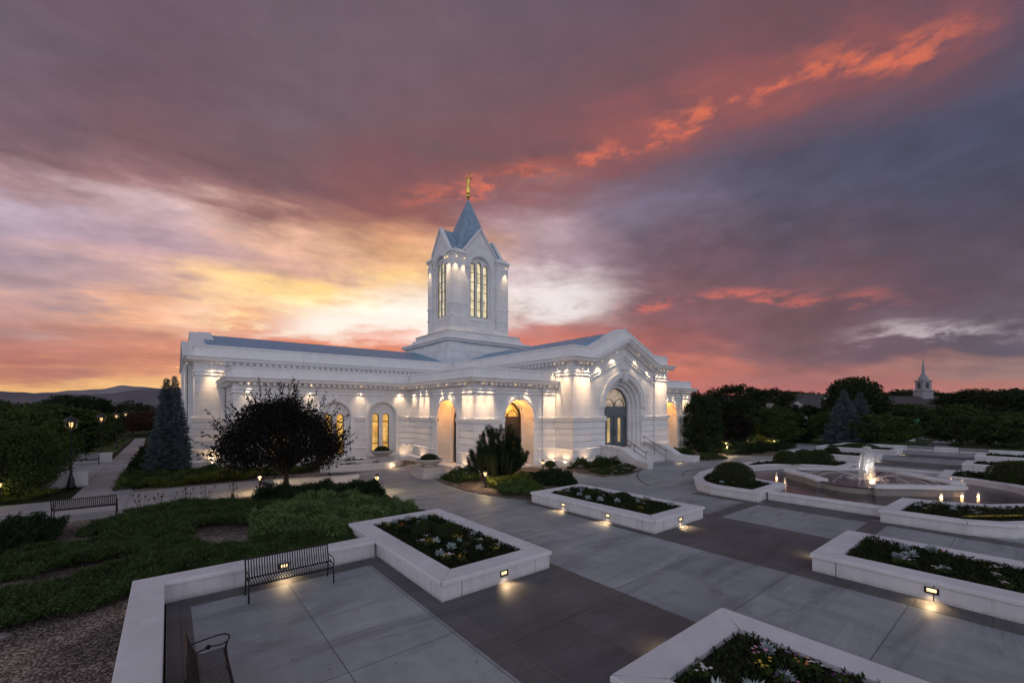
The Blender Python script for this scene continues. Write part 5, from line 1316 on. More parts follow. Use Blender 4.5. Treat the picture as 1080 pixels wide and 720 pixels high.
bedcov([(8.6, 33.2), (9.4, 32.4), (12.6, 32.0), (12.6, 34.6), (8.7, 35)], .60, .16, 32, 'leaf_mid', 'flowering shrubs above the curved garden wall', 200)
bedcov([(42.0, 20.6), (44, 18.2), (50, 17.6), (56, 17.8), (56, 21.6), (48, 23), (43, 23)], .8, .2, 33, 'leaf_pine', 'dark shrub bed beyond the plaza right of the temple', 120)
bedcov([(53.6, 20.2), (55.6, 20.0), (56.2, 21.8), (54.0, 22.2)], 1.3, .16, 34, 'leaf_yellow', 'yellow green shrub glowing behind the far bollard light', 300)
bedcov([(-9.5, 31.8), (-5.0, 31.7), (-4.6, 33.6), (-9.5, 34.2)], .55, .16, 35, 'leaf_yellow', 'yellow green perennials at the left edge beside the cross path', 60)
g_ = np.random.default_rng(5)
# tall grassy perennials with seed heads along the juniper edge
for i, (x, y) in enumerate([(-.9, 24.2), (-.3, 24.6), (.6, 25.1), (1.4, 25.4), (2.5, 25.6), (3.9, 25.9)]):
    root = empty('perennial', (x, y, 0), 'loose perennial with thin stems at the edge of the cross path', 'plant', 'perennials along the cross path')
    n = 60; D = g_.normal(0, .3, (n, 3)); D[:, 2] = 1; leaf_obj('blades', g_.normal(0, .09, (n, 3)) * [1, 1, 0], D, g_.uniform(.25, .55, n), 'leaf_mid', root, .05, 0, i, tri=True)
    n = 7; hd = MB()
    for _ in range(n):
        a, b = g_.normal(0, .18, 2); z = g_.uniform(.5, .85); hd.tube([(0, 0, .1), (a, b, z)], .006, 4, False); hd.lathe([(.005, 0), (.035, .02), (.035, .05), (.005, .07)], (a, b, z), 6)
    hd.build('seed_heads', 'leaf_red', root)

# ---- planter bedding
def silver(seed):
    g_ = np.random.default_rng(seed); root = bpy.data.objects.new('silver_plant', None); COL.objects.link(root)
    n = 60; a = g_.uniform(0, 2 * PI, n); e = g_.uniform(.1, 1.2, n); D = np.stack([np.cos(a) * np.cos(e), np.sin(a) * np.cos(e), np.sin(e)], 1)
    leaf_obj('leaves', D * [.02, .02, .02] + [0, 0, .03], D, g_.uniform(.07, .15, n), 'leaf_silver', root, .30, .0, seed); return root
def blossom(m, seed, n=9):
    g_ = np.random.default_rng(seed); root = bpy.data.objects.new('flowering_plant', None); COL.objects.link(root)
    k = 40; a = g_.uniform(0, 2 * PI, k); e = g_.uniform(.2, 1.3, k); D = np.stack([np.cos(a) * np.cos(e), np.sin(a) * np.cos(e), np.sin(e)], 1)
    leaf_obj('leaves', g_.normal(0, .05, (k, 3)) * [1, 1, .3] + [0, 0, .03], D, g_.uniform(.06, .13, k), 'leaf_mid', root, .45, 0, seed)
    mb = MB()
    for _ in range(n):
        x, y = g_.normal(0, .085, 2); z = .11 + g_.uniform(0, .06); tx, ty = g_.normal(0, .3, 2); r_ = g_.uniform(.014, .024)
        c = (x, y, z)
        for p_ in range(5):
            a0 = 2 * PI * p_ / 5; a1 = a0 + 1.1; vs = [c, (x + r_ * math.cos(a0), y + r_ * math.sin(a0), z + r_ * (tx * math.cos(a0) + ty * math.sin(a0)) + .006), (x + r_ * 1.15 * math.cos((a0 + a1) / 2), y + r_ * 1.15 * math.sin((a0 + a1) / 2), z + .01), (x + r_ * math.cos(a1), y + r_ * math.sin(a1), z + r_ * (tx * math.cos(a1) + ty * math.sin(a1)) + .006)]
            mb.add(vs, [(0, 1, 2, 3)])
    mb.build('petals', m, root, fix=False); return root
PROT = {'silver': [silver(1), silver(2)], 'yellow': [blossom('petal_yellow', 3)], 'pink': [blossom('petal_pink', 4)], 'white': [blossom('petal_white', 5)], 'orange': [blossom('petal_orange', 6)], 'violet': [blossom('petal_violet', 7)]}
used = set()
WHERE = {'b': 'in the planter joined to the low bench wall', 'c': 'in the planter with lit step lights beside the porch bed', 'd': 'in the nearest planter at the bottom edge', 'e': 'in the long planter at right',
         'f': 'round the clipped shrub in the fountain planter', 'g': 'in the fountain planter with the yellow edge', 'c2': 'in the nearer planter beyond the fountain', 'b2': 'in the farthest planter left', 'e2': 'in the planter behind the clipped hedge at right', 'd2': 'in the farthest planter right',
         'f2': 'in the curved planter behind the fountain, left', 'g2': 'in the curved planter behind the fountain, right'}
KN = {'silver': ('silver leafed bedding plant', 'silver_plant'), 'yellow': ('bedding plant with yellow flowers', ''), 'pink': ('bedding plant with pink flowers', ''), 'white': ('bedding plant with white flowers', ''), 'orange': ('bedding plant with orange flowers', ''), 'violet': ('violet flowered bedding plant', '')}
PLAN = {'b': dict(silver=13, yellow=9, white=9, orange=3, violet=6), 'c': dict(silver=13, yellow=5, white=9, violet=4, orange=2), 'd': dict(silver=9, pink=8, yellow=2, orange=1, violet=6, white=5), 'e': dict(silver=8, white=8, orange=2, pink=4, yellow=2, violet=4),
        'f': dict(silver=5, white=4), 'g': dict(white=6, pink=3, silver=3), 'c2': dict(white=5), 'b2': {}, 'e2': dict(pink=3, white=4), 'd2': {}, 'f2': dict(white=2), 'g2': dict(white=4, pink=2)}
for key, poly, z in BEDS:
    sd_ = sum(map(ord, key)); near = key in 'bcdefg'
    cover('bedding', poly, 130 if key in ('b', 'c', 'd', 'e') else 60, 'leaf_dark' if key != 'e' else 'leaf_dark', 'dark green bedding foliage ' + WHERE[key], 'bedding', h=.16, leaf=.085 if near else .12, seed=sd_, z0=z - .02, aspect=.5, sprigs=6)
    g_ = np.random.default_rng(sd_ + 1)
    for kind, n in PLAN[key].items():
        pts = []; C_ = scatter(offs(poly, .14), 60, g_)
        if key in ('d',): C_ = C_[C_[:, 1] > 0.2]
        if key in ('e', 'e2', 'd2'): C_ = C_[C_[:, 1] > -1.6]
        for c in C_:
            if len(pts) >= n: break
            if all((c[0] - q[0]) ** 2 + (c[1] - q[1]) ** 2 > .25 for q in pts): pts.append(c)
        for x, y in pts:
            pr = PROT[kind][int(g_.integers(len(PROT[kind])))]
            s_ = float(g_.uniform(.8, 1.25)) * (1.15 if kind == 'silver' else 1)
            if pr.name in used: o = copy_tree(pr)
            else: o = pr; used.add(pr.name)
            o.location = (float(x), float(y), z + .06); o.rotation_euler = (0, 0, float(g_.uniform(0, 6.28))); o.scale = (s_,) * 3
            tag(o, KN[kind][0] + ' ' + WHERE[key], 'flower' if kind != 'silver' else 'plant', KN[kind][0] + 's ' + WHERE[key])
# yellow flowered edging of the right fountain planter
g_ = np.random.default_rng(3)
ye = MB()
for i in range(420):
    t = g_.random(); x = 23.35 + t * 1.9 ; y = 1.9 - t * 1.3 ; x += g_.normal(0, .05); y += g_.normal(0, .05); r_ = .03
    ye.add([(x - r_, y, .53), (x, y - r_, .54), (x + r_, y, .53), (x, y + r_, .545)], [(0, 1, 2, 3)])
tag(ye.build('edging_flowers', 'petal_yellow', fix=False), 'strip of yellow edging flowers in the right fountain planter', 'flowers', kind='stuff')

# clipped shrubs
sh0 = ball_shrub(1.0, 1.0, 'leaf_box', 1, 9000, .055)
first = True
for x, y, z, sx, sy, sz, lab in [(24.7, 11.0, .42, 1.05, 1.0, 1.15, 'round clipped shrub in the left fountain planter'),
        (6.6, 12.9, .42, .42, .40, .44, 'small clipped shrub in the middle of the planter by the bench wall, left of two'), (7.05, 12.1, .42, .46, .42, .46, 'small clipped shrub in the middle of the planter by the bench wall, right of two'),
        (15.4, 13.4, .42, .38, .4, .38, 'small clipped shrub at the left of the step light planter'), (15.9, 11.9, .42, .42, .45, .40, 'small clipped shrub in the middle of the step light planter'),
        (35.9, 12.1, .42, .85, .85, 1.0, 'clipped shrub behind the fountain, left of the row of three'), (37.1, 11.4, .42, .85, .85, .95, 'clipped shrub behind the fountain, middle of the row of three'), (38.3, 10.7, .42, .9, .85, 1.05, 'clipped shrub behind the fountain, right of the row of three'),
        (37.2, .9, .42, 1.7, 1.3, 1.2, 'wide clipped shrub right of the fountain, left half of the hedge'), (38.6, -.9, .42, 1.6, 1.3, 1.15, 'wide clipped shrub right of the fountain, right half of the hedge'),
        (23.1, 24.1, .02, .42, .42, .5, 'tiny ball shrub on the gravel against the porch wall'),
        (13.75, 26.1, 1.08, .55, .55, .42, 'small plant growing in the urn at the porch corner'), (13.3, 33.2, 1.13, .55, .55, .42, 'small plant growing in the farther urn'),
        (48.5, 12.6, .42, .6, 1.5, .55, 'low shrubs in the nearer planter beyond the fountain'), (56.3, 12.3, .42, .7, 1.6, .5, 'low shrubs in the farthest planter left of the benches'),
        (47.3, .6, .42, .8, 1.9, .5, 'low shrubs in the planter behind the hedge at right'),
        (17.5, 1.0, .42, .01, .01, .01, '')]:
    if not lab: continue
    o = sh0 if first else copy_tree(sh0); first = False
    place(o, x, y, lab, 'shrub', 'clipped round shrubs', random.uniform(0, 6), z, (sx, sy, sz))
# dark rock by the mulch edge, edging stones
mb = MB().lathe([(.05, 0), (.32, .02), (.34, .12), (.22, .2), (.05, .23)], n=9, sy=.6); o = mb.build('landscape_rock', 'rock', bevel=.02); o.location = (-2.75, 13.2, -.08); o.scale = (.8, .8, .6); tag(o, 'dark low rock at the edge of the gravel, bottom left', 'rock')
g_ = np.random.default_rng(77); rk0 = None
for i in range(16):
    x = 23.3 + g_.random() * 4.2; y = 18.6 + g_.random() * 1.6
    if rk0 is None: rk0 = MB().lathe([(.04, 0), (.16, .01), (.17, .08), (.09, .14), (.02, .15)], n=7, sy=.7).build('pale_stone', 'rock'); o = rk0
    else: o = copy_tree(rk0)
    o.location = (x, y, .03); o.rotation_euler = (0, 0, g_.random() * 6); tag(o, 'small pale stone among the ground cover by the entrance steps', 'stone', 'small stones in the bed by the entrance steps')

# ---- trees near the camera
place(leafy_tree(5.15, 5.9, 1.1, 'leaf_purple', 48, 325, 125, .122, .13, 'bark', .75, .95, 'small_tree', skirt=.32), 4.95, 25.6, 'dark spreading small tree with spiky shoots in front of the west wing windows', 'tree')
def pine_shrub(seed=5):
    g_ = np.random.default_rng(seed); root = bpy.data.objects.new('pine_shrub', None); COL.objects.link(root); tr = MB(); cs, ds, sz = [], [], []
    for i in range(120):
        a = g_.uniform(0, 2 * PI); r1 = g_.uniform(.05, 1.0) ** .6; top = 3.25 * math.sqrt(max(.04, 1 - (r1 * .93) ** 2)) * g_.uniform(.55, 1.08); w_ = 1.95 * r1
        p0 = np.array([0, 0, .15]); p1 = np.array([w_ * math.cos(a), w_ * math.sin(a), max(.45, top)])
        mid = (p0 + p1) / 2 + [w_ * .22 * math.cos(a), w_ * .22 * math.sin(a), -.12 * top]
        tr.tube([tuple(p0), tuple(mid), tuple(p1)], [.04, .022, .008], 5, False)
        for t0, L in ((1.0, .62), (.72, .5), (.45, .5)):
            c = p0 * (1 - t0) ** 2 + 2 * mid * t0 * (1 - t0) + p1 * t0 ** 2; d = p1 - mid; d /= np.linalg.norm(d); d = d * .6 + [0, 0, .7]; d /= np.linalg.norm(d)
            n = int(460 * L); t = g_.uniform(-.7, .45, (n, 1)) * L; rad = g_.normal(0, 1, (n, 3)); rad /= np.linalg.norm(rad, axis=1, keepdims=True)
            cs.append(c + d * t + rad * .05); ds.append(rad + d * .9); sz.append(g_.uniform(.10, .20, n))
    tr.build('branches', 'bark', root); leaf_obj('needles', np.concatenate(cs), np.concatenate(ds), np.concatenate(sz), 'leaf_pine', root, .13, 0, seed, tri=True); return root
place(pine_shrub(), 16.7, 22.2, 'bushy dark pine shrub in front of the west porch', 'shrub')
place(spruce_tree(6.6, 2.35, 'leaf_spruce', 51, 48, .17, dens=3.0), -.1, 36.6, 'blue grey spruce left of the west wing, nearer of the pair', 'tree', 'blue spruces by the west wing')
place(spruce_tree(6.9, 2.1, 'leaf_spruce', 52, 44, .17, dens=2.6), .35, 38.6, 'blue grey spruce against the left corner of the west wing, farther of the pair', 'tree', 'blue spruces by the west wing')

# fallen leaves and bits of mulch blown onto the paving
g_ = np.random.default_rng(123); n = 900
P_ = np.concatenate([np.stack([g_.uniform(0, 22, n), g_.uniform(0, 25, n)], 1), np.stack([8.7 + np.abs(g_.normal(0, .5, 300)), g_.uniform(15.5, 23.5, 300)], 1), np.stack([13.0 - np.abs(g_.normal(0, .5, 300)), g_.uniform(16, 24.5, 300)], 1), np.stack([g_.uniform(0, 5, 160), 12.9 - np.abs(g_.normal(0, .3, 160))], 1)])
D = g_.normal(size=(len(P_), 3)); D[:, 2] *= .12
o = leaf_obj('leaf_litter', np.column_stack([P_, np.full(len(P_), .016)]), D, g_.uniform(.02, .06, len(P_)), 'bark_pale', None, .6, 4, 9); tag(o, 'scattered dry leaves and mulch bits on the paving', 'leaf litter', kind='stuff')
# ================================================================ TREES FARTHER OFF
protos = {}
def proto(key):
    if key not in protos:
        a = {'oak1': lambda: leafy_tree(8, 8, 1.0, 'leaf_dark', 61, 210, 62, .34, .2), 'oak2': lambda: leafy_tree(8, 7, 1.2, 'leaf_dark', 62, 190, 62, .34, .2),
             'mid1': lambda: leafy_tree(7, 7, .8, 'leaf_mid', 63, 210, 62, .30, .16), 'mid2': lambda: leafy_tree(7, 6.2, .7, 'leaf_mid', 64, 190, 62, .30, .16),
             'yel': lambda: leafy_tree(6, 6, .7, 'leaf_bright', 65, 170, 60, .28, .13), 'red': lambda: leafy_tree(6, 6, .8, 'leaf_red', 66, 160, 60, .28, .13),
             'purple': lambda: leafy_tree(6, 6.5, .6, 'leaf_purple', 67, 180, 60, .28, .14), 'pin': lambda: spruce_tree(7, 4.6, 'leaf_pine', 68, 30, .34, 'evergreen_tree', 1.5),
             'blue': lambda: spruce_tree(7, 4.6, 'leaf_spruce', 69, 32, .30, 'spruce_tree', 1.7),
             'column': lambda: leafy_tree(5.6, 4.4, .15, 'leaf_pine', 70, 240, 70, .20, .12, name='evergreen_tree'),
             'bush': lambda: leafy_tree(5.2, 7, .15, 'leaf_mid', 73, 330, 90, .17, .13),
             'wild': lambda: leafy_tree(9, 11, 2.6, 'leaf_dark', 72, 130, 62, .45, .26, flatten=.8)}[key]()
        protos[key] = a; return a
    return copy_tree(protos[key])
def H0(key): return {'oak1': 8, 'oak2': 8, 'mid1': 7, 'mid2': 7, 'yel': 6, 'red': 6, 'purple': 6, 'pin': 7, 'blue': 7, 'column': 5.6, 'bush': 5.2, 'wild': 9}[key]
def W0(key): return {'oak1': 8, 'oak2': 7, 'mid1': 7, 'mid2': 6.2, 'yel': 6, 'red': 6, 'purple': 6.5, 'pin': 4.6, 'blue': 4.6, 'column': 4.4, 'bush': 7, 'wild': 11}[key]
ca_, sa_ = math.cos(YAW), math.sin(YAW)
def tree_at(key, x, y, h, wd, label, group=None):
    return place(proto(key), x, y, label, 'tree', group, random.uniform(0, 6), -.05, (wd / W0(key), wd / W0(key), h / H0(key)))
LEFT = 'trees left of the long path'
for key, x, y, h, wd, lab in [
    ('bush', -6.6, 34.0, 3.9, 4.2, 'lowest dark leafy shrub tree in front of the white topped wall'),
    ('bush', -7.9, 37.2, 5.2, 7.0, 'big dark leafy tree overhanging the low wall at the left'), ('oak1', -13.0, 41.0, 5.6, 8.5, 'leafy tree at the left edge behind the overhanging one'),
    ('bush', -9.6, 34.2, 4.5, 5.6, 'lower leafy tree at the left edge above the cross path'), ('oak2', -16.5, 36.0, 5.3, 8.0, 'dense tree mostly cut off by the left edge'),
    ('mid2', -8.0, 54.5, 5.0, 6.8, 'leafy tree behind the farther low wall on the path'), ('oak1', -13.0, 57.0, 5.6, 8.5, 'tall leafy tree beyond the seating alcove, upper left'), ('yel', -7.2, 72.0, 4.6, 5.2, 'bright green tree beside the lawn strip'),
    ('oak2', -20, 60, 6.0, 10, 'broad dark tree behind the left tree group'), ('oak1', -24, 80, 6.4, 11, 'broad tree far behind the left tree group'), ('mid1', -14, 84, 5.8, 9, 'middle distance tree behind the lamp posts'),
    ('pin', -9.0, 100, 7.4, 6.5, 'dark conifer far down the path on the left'), ('oak2', -14, 118, 8.0, 11, 'rounded dark tree on the horizon left of the lamps'), ('oak1', -28, 120, 7.6, 14, 'wide dark tree on the far left horizon'),
    ('red', -2.6, 98, 4.6, 7.4, 'reddish brown tree at the end of the long path'), ('mid1', 1.5, 108, 5.4, 8.5, 'green tree at the end of the path right of the reddish one'), ('pin', 1.0, 92, 6.6, 4.6, 'dark conifer beside the reddish tree'),
    ('oak2', 9, 120, 6.6, 10, 'dark tree far away just left of the spruces')]:
    tree_at(key, x, y, h * (.86 if y > 75 else .95), wd, lab, LEFT)
RIGHT = 'trees beyond the plaza on the right'
for key, x, y, h, wd, lab in [
    ('column', 45.6, 23.6, 5.7, 4.6, 'dense rounded evergreen hiding the right porch'), ('column', 50.4, 27.6, 6.4, 5.6, 'dense rounded evergreen behind the one at the right porch'),
    ('purple', 57.8, 26.4, 4.9, 6.2, 'dark purple leaved tree right of the round evergreens'), ('oak1', 62.0, 32.0, 6.4, 8.0, 'dark tree behind the purple leaved tree'), ('mid1', 63.6, 23.8, 5.6, 6.8, 'round dark green tree in the middle of the right tree row'),
    ('pin', 67.2, 21.6, 6.2, 5.2, 'dark conifer left of the blue spruces'), ('yel', 68.5, 18.6, 5.0, 4.4, 'yellow green young tree beside the blue spruces'),
    ('blue', 64.8, 15.6, 6.9, 5.4, 'pale blue spruce, left of the pair beyond the plaza'), ('blue', 67.6, 14.6, 6.6, 5.2, 'pale blue spruce, right of the pair beyond the plaza'),
    ('oak2', 84, 18.6, 8.6, 9, 'tall dark tree right behind the blue spruces'), ('mid2', 67.1, 12.9, 4.5, 8.2, 'low spreading green tree behind the left far bench'), ('mid1', 76, 6.6, 4.4, 7.6, 'low spreading green tree behind the right far bench'),
    ('mid1', 78.5, 3.2, 4.3, 8.6, 'broad low tree at the right behind the far planter'), ('yel', 104, 14.8, 6.4, 10, 'lighter green tree in front of the church'), ('yel', 106, 9.5, 6.2, 10, 'lighter green tree right of the church'),
    ('oak1', 120, 9, 7.6, 12, 'dark tree in the middle distance right of the church'), ('oak2', 118, 19, 6.6, 12, 'dark tree below the church roof'), ('mid2', 96, 23, 6.2, 10, 'dark green tree below the long roof left of the church'),
    ('oak1', 84, 27, 6.8, 9, 'dark green tree below the long grey roof'), ('oak2', 76, 33, 6.6, 9.5, 'dark green tree between the purple tree and the roofs'), ('oak1', 70, 40, 7.6, 9, 'dark tree just right of the temple'),
    ('wild', 128, 57, 12.0, 17, 'big open crowned tree on the skyline left of centre among the roofs'), ('wild', 112, 42, 9.8, 14, 'open crowned tree on the skyline between the roofs'), ('wild', 178, 58, 11.2, 26, 'wide tree crown on the skyline above the long roof'),
    ('oak2', 124, 27.5, 11.4, 12, 'tall rounded tree on the skyline left of the lamp pole'), ('wild', 323, 48.6, 15.7, 34, 'low wide crown on the skyline left of the steeple'), ('oak1', 150, 9.5, 9.2, 18, 'rounded skyline tree right of the steeple'),
    ('oak2', 160, 3, 8.6, 20, 'rounded skyline tree far right'), ('wild', 185, 3.5, 10.6, 24, 'tall skyline tree at the right edge'), ('oak1', 128, -3, 7, 14, 'dark tree at the right edge above the road'), ('oak2', 100, 44, 7.4, 12, 'dark tree behind the round evergreens'),
    ('oak1', 92, -1.5, 4.4, 9, 'low dark tree at the right edge beyond the plaza'), ('mid2', 95, 4.0, 4.6, 9, 'low green tree behind the bench trees')]:
    D_ = x * sa_ + y * ca_; wd *= .86
    tree_at(key, x, y, h if key in ('wild', 'blue', 'column') or h > 8.55 else min(h * .84, 4.6 + D_ * .012 * random.uniform(.3, 1.3)), wd, lab, RIGHT)
# distant woods that read as one mass
def woods(name, pts, n, h, m, label, seed):
    g_ = np.random.default_rng(seed); cs, ds, sz = [], [], []
    P_ = scatter(pts, n, g_)
    for x, y in P_:
        hh = h * g_.uniform(.6, 1.15); w_ = hh * g_.uniform(.9, 1.4); k = 420; d = unit(g_, k); d[:, 2] = np.abs(d[:, 2])
        cs.append(np.array([x, y, hh * .12]) + d * [w_ * .5, w_ * .5, hh * .88] * g_.uniform(.75, 1.05, (k, 1))); ds.append(d + g_.normal(0, .6, (k, 3))); sz.append(g_.uniform(.9, 1.8, k) * h * .075)
    o = leaf_obj(name, np.concatenate(cs), np.concatenate(ds), np.concatenate(sz), m, None, .8, .5, seed); tag(o, label, 'woods', kind='stuff')
woods('distant_woods', [(-75, 110), (45, 130), (90, 260), (-180, 260)], .0095, 5.4, 'leaf_dark', 'distant belt of dark trees below the hills', 81)
woods('distant_woods', [(130, 66), (150, -8), (330, -60), (420, 60), (300, 160), (160, 110)], .0050, 4.9, 'leaf_dark', 'distant belt of dark trees behind the houses', 82)
woods('distant_woods', [(-400, 300), (200, 300), (500, 900), (-900, 900)], 0.0006, 7, 'leaf_dark', 'far dark trees on the plain before the hills', 83)
structure(MB().box(-9.5, -4.3, 56.5, 86, -.1, -.03).build('lawn', 'lawn'))
structure(MB().box(64, 84, -14, 34, -.1, -.04).build('lawn', 'lawn'))
# ---- hills
def hills(name, dist, prof, m, seed, depth=2000):
    g_ = np.random.default_rng(seed); vs = []; fs = []; n = 160
    for i in range(n + 1):
        px = -260 + 900 * i / n; h_px = np.interp(px, [p[0] for p in prof], [p[1] for p in prof]) + .5 * math.sin(px * .09 + seed) + .35 * math.sin(px * .23 + 2 * seed)
        az = math.atan((px - 540) / 452) + YAW; D = dist / math.cos(az - YAW); H_ = h_px / 452 * dist
        for t, z in ((0, -20), (.35, H_ * .45), (.75, H_ * .85), (1.0, H_), (1.5, -20)):
            rr_ = D + (t - 1) * depth * (1 + .15 * math.sin(i * .4 + t * 9)); vs.append((rr_ * math.sin(az), rr_ * math.cos(az), z + 4.6 * (z > 0) + (H_ * .06 * math.sin(i * .7 + t * 5) if 0 < t < 1 else 0)))
    for i in range(n):
        for k in range(4): fs.append((i * 5 + k, (i + 1) * 5 + k, (i + 1) * 5 + k + 1, i * 5 + k + 1))
    structure(MB().add(vs, fs).build(name, m, smooth=True))
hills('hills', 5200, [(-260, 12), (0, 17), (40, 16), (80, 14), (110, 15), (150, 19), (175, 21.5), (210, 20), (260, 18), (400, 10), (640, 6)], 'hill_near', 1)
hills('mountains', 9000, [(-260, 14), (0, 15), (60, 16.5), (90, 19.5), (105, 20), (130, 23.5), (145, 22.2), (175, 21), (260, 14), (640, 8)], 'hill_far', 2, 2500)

# ================================================================ HOUSES AND CHURCH
def house(x, y, L, W, hw, hr, rz, label, wins=4, name='house', wm='house_wall', rm='house_roof', ww='house_window'):
    r = empty(name, (x, y, -.05), label, name, 'houses beyond the trees', rz)
    MB().box(-L / 2, L / 2, -W / 2, W / 2, 0, hw).add([(-L / 2, -W / 2, hw), (-L / 2, W / 2, hw), (-L / 2, 0, hr - .15), (L / 2, -W / 2, hw), (L / 2, W / 2, hw), (L / 2, 0, hr - .15)], [(0, 1, 2), (3, 5, 4)]).build('wall', wm, r)
    e = .5; mb = MB(); k = (hr - hw) / (W / 2)
    for s_ in (-1, 1):
        a = (s_ * (W / 2 + e), hw - e * k); mb.add([(-L / 2 - e, a[0], a[1]), (L / 2 + e, a[0], a[1]), (L / 2 + e, 0, hr), (-L / 2 - e, 0, hr), (-L / 2 - e, a[0], a[1] + .2), (L / 2 + e, a[0], a[1] + .2), (L / 2 + e, 0, hr + .2), (-L / 2 - e, 0, hr + .2)],
               [(0, 1, 2, 3), (4, 7, 6, 5), (0, 4, 5, 1), (1, 5, 6, 2), (3, 7, 4, 0), (2, 6, 7, 3)])
    ro = mb.build('roof', rm, r); MB().box(L * .2, L * .2 + .8, -.3, .7, hr - .8, hr + .9).build('chimney', wm, ro)
    for i in range(wins):
        wx = -L / 2 + L * (i + .5) / wins
        for s_ in (-1, 1):
            f_ = MB(); f_.box(wx - .75, wx + .75, s_ * W / 2 - .04, s_ * W / 2 + .04, hw * .42, hw * .82).build('window', ww if i % 2 else 'window_cool', r)
    return r
def at(px, D): X = (px - 540) / 452 * D; return X * ca_ + D * sa_, -X * sa_ + D * ca_
x, y = at(772, 135); house(x, y, 30, 14, 4.6, 8.4, R(-51), 'long grey roofed house left of the tall skyline tree', 6)
x, y = at(856, 140); house(x, y, 34, 15, 5.0, 9.0, R(-48), 'broad brown roofed house between the skyline trees', 6)
x, y = at(862, 95); house(x, y, 12, 9, 3.4, 6.4, R(-20), 'small house with a white gable behind the blue spruces', 2, wm='white_paint')
x, y = at(1066, 150); house(x, y, 22, 13, 5.4, 8.8, R(-60), 'pale two storey house at the right edge', 4)
x, y = at(800, 80); house(x, y, 9, 7, 2.8, 4.6, R(-40), 'small outbuilding among the trees right of the temple', 2)
# church with a white steeple
CXx, CYy = at(955, 215)
ch = empty('church', (CXx, CYy, -.05), 'distant meetinghouse with a long dark roof and a slender white steeple', 'church', rz=R(-38))
def chp(mb, n_, m): return mb.build(n_, m, ch)
mb = MB().box(-28, 14, -9, 9, 0, 5.5); chp(mb, 'nave_wall', 'church_brick')
mb = MB().add([(-29, -10, 5.3), (15, -10, 5.3), (15, 0, 10.6), (-29, 0, 10.6), (-29, 10, 5.3), (15, 10, 5.3)], [(0, 1, 2, 3), (3, 2, 5, 4), (0, 3, 4), (1, 5, 2), (0, 4, 5, 1)]); chp(mb, 'roof', 'house_roof')
mb = MB().add([(15.06, -9.2, 5.5), (15.06, 9.2, 5.5), (15.06, 0, 10.3), (14.2, -9.2, 5.5), (14.2, 9.2, 5.5), (14.2, 0, 10.3)], [(0, 1, 2), (3, 5, 4), (0, 3, 4, 1), (1, 4, 5, 2), (2, 5, 3, 0)]); chp(mb, 'gable_end', 'steeple_paint')
mb = MB().box(10, 20, -6, 6, 0, 4.6); mb.box(9, 21, -7, 7, 4.6, 5.1); chp(mb, 'porch', 'steeple_paint')
stp_ = MB(); stp_.box(6.4, 11.6, -2.6, 2.6, 7, 13.2); stp_.box(6.0, 12.0, -3, 3, 13.2, 13.7); stp_.box(6.9, 11.1, -2.1, 2.1, 13.7, 18.0); stp_.box(6.5, 11.5, -2.5, 2.5, 18.0, 18.5)
stp_.lathe([(2.0, 18.5), (1.9, 19.6), (.9, 21.5), (.75, 21.6), (.02, 30.2)], (9, 0, 0), 8); so2 = chp(stp_, 'steeple', 'steeple_paint')
lv = MB(); lv.box(8.2, 9.8, -2.16, -2.08, 14.4, 17.2); lv.box(6.82, 6.88, -.8, .8, 14.4, 17.2); lv.build('louvre', 'house_roof', so2)
# street things
def street():
    x, y = at(929, 120); r = empty('street_light', (x, y, -.05), 'tall thin street light pole beyond the plaza trees', 'street light')
    MB().tube([(0, 0, 0), (0, 0, 9.0)], [.20, .14], 8).build('pole', 'pole_metal', r); MB().tube([(0, 0, 8.9), (-.6, .3, 9.6), (-1.6, .9, 9.8)], .05, 6).build('arm', 'pole_metal', r); MB().box(-2.2, -1.5, .7, 1.1, 9.68, 9.84).build('lamp_head', 'pole_metal', r)
    x, y = at(965, 62); r = empty('street_sign', (x, y, -.05), 'green street name sign on a post beyond the far benches', 'sign')
    MB().tube([(0, 0, 0), (0, 0, 2.7)], .05, 6).build('post', 'pole_metal', r); MB().box(-.55, .55, -.02, .02, 2.72, 3.0).build('sign_panel', 'sign_green', r); MB().box(-.02, .02, -.5, .5, 2.4, 2.66).build('sign_panel', 'sign_green', r); r.rotation_euler = (0, 0, R(-45))
    MB().box(-.02, .02, -.02, .02, 0, .01)
    x, y = at(961, 60); r = empty('utility_box', (x, y, -.05), 'pale utility cabinet under the green street sign', 'cabinet'); MB().box(-.55, .55, -.4, .4, 0, 1.35).build('cabinet', 'white_paint', r, bevel=.04); MB().box(-.6, .6, -.45, .45, 1.352, 1.43).build('lid', 'pole_metal', r)
street()
def quad_strip(pts, wd):
    P_ = [Vector(p) for p in pts]; L_, R__ = [], []
    for i, p in enumerate(P_):
        d = (P_[min(i + 1, len(P_) - 1)] - P_[max(i - 1, 0)]).normalized(); n = Vector((-d.y, d.x)) * wd / 2; L_.append(tuple(p + n)); R__.append(tuple(p - n))
    return R__ + list(reversed(L_))
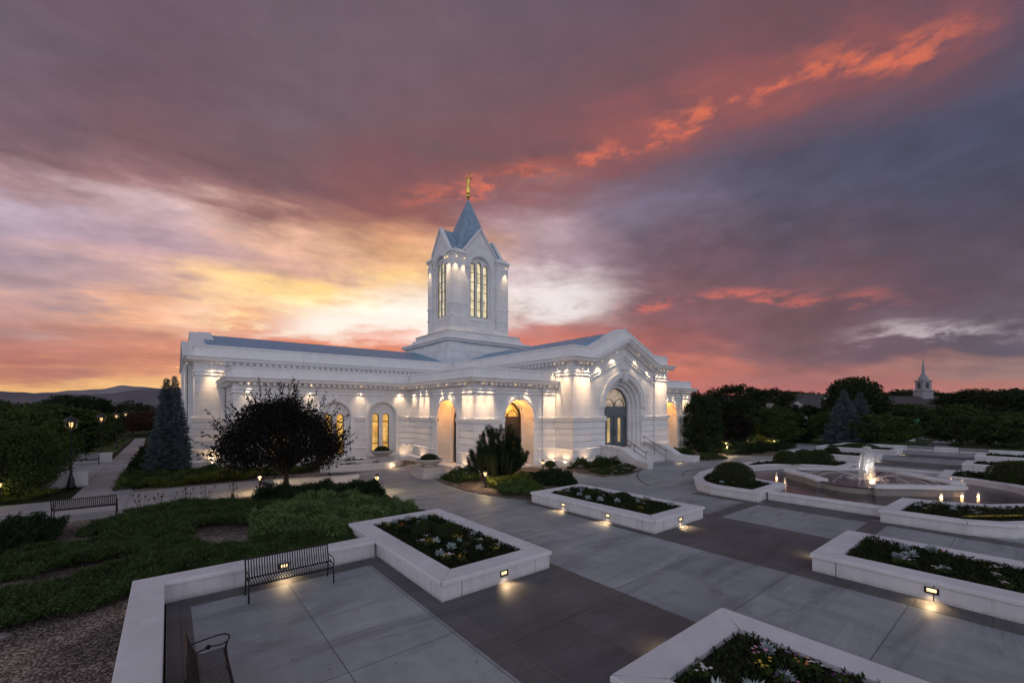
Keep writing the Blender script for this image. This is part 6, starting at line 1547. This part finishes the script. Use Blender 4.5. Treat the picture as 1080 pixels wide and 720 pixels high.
structure(MB().prism(quad_strip([(92, -60), (96, -10), (97, 14), (104, 40), (120, 80)], 9), -.2, -.03).build('road', 'asphalt'))
structure(MB().prism(quad_strip([(84, -60), (88, -10), (89, 14), (96, 42)], 1.8), -.2, .04).build('pavement', 'path_concrete'))
structure(MB().prism(quad_strip([(64, 4), (74, 8.6), (88, 9)], 1.8), -.2, .0).build('pavement', 'path_concrete'))
structure(MB().prism(quad_strip([(190, -30), (97, 1)], 8), -.2, -.025).build('road', 'asphalt'))
def car(x, y, rz, label):
    r = empty('parked_car', (x, y, 0), label, 'car', 'cars parked by the road', rz); side = [(-2.2, .35), (-2.25, .7), (-2.1, .9), (-1.3, .98), (-.8, 1.4), (.6, 1.42), (1.2, 1.0), (2.1, .85), (2.25, .6), (2.2, .35)]
    n = len(side); vs = [(a, s_ * (.85 if z < 1.1 else .65), z) for s_ in (-1, 1) for a, z in side]; MB().add(vs, [tuple(range(n)), tuple(reversed(range(n, 2 * n)))] + [(i, n + i, n + (i + 1) % n, (i + 1) % n) for i in range(n)]).build('body', 'car_paint', r, bevel=.04)
    MB().box(-.72, .9, -.80, .80, 1.03, 1.33).build('window', 'dark_glass', r)
    for wx in (-1.4, 1.4):
        for s_ in (-1, 1): MB().tube([(wx, s_ * .72, .33), (wx, s_ * .92, .33)], .33, 16).build('wheel', 'rubber', r)
car(105, -2.8, R(-20), 'pale parked car on the side street at the right edge')

# ---- the evening air: a thin even haze over the whole plain
hz = bpy.data.materials.new('haze'); hz.use_nodes = True; hz.node_tree.nodes.clear()
_v = hz.node_tree.nodes.new('ShaderNodeVolumePrincipled'); _o = hz.node_tree.nodes.new('ShaderNodeOutputMaterial'); hz.node_tree.links.new(_v.outputs[0], _o.inputs['Volume'])
_v.inputs['Color'].default_value = (.80, .78, .90, 1); _v.inputs['Density'].default_value = 3.0e-5; _v.inputs['Anisotropy'].default_value = 0
MATS['haze'] = hz
o = MB().box(-9500, 11500, -400, 12500, -22, 700).build('haze', 'haze'); tag(o, 'thin evening haze over the plain and the hills', 'haze', kind='stuff')
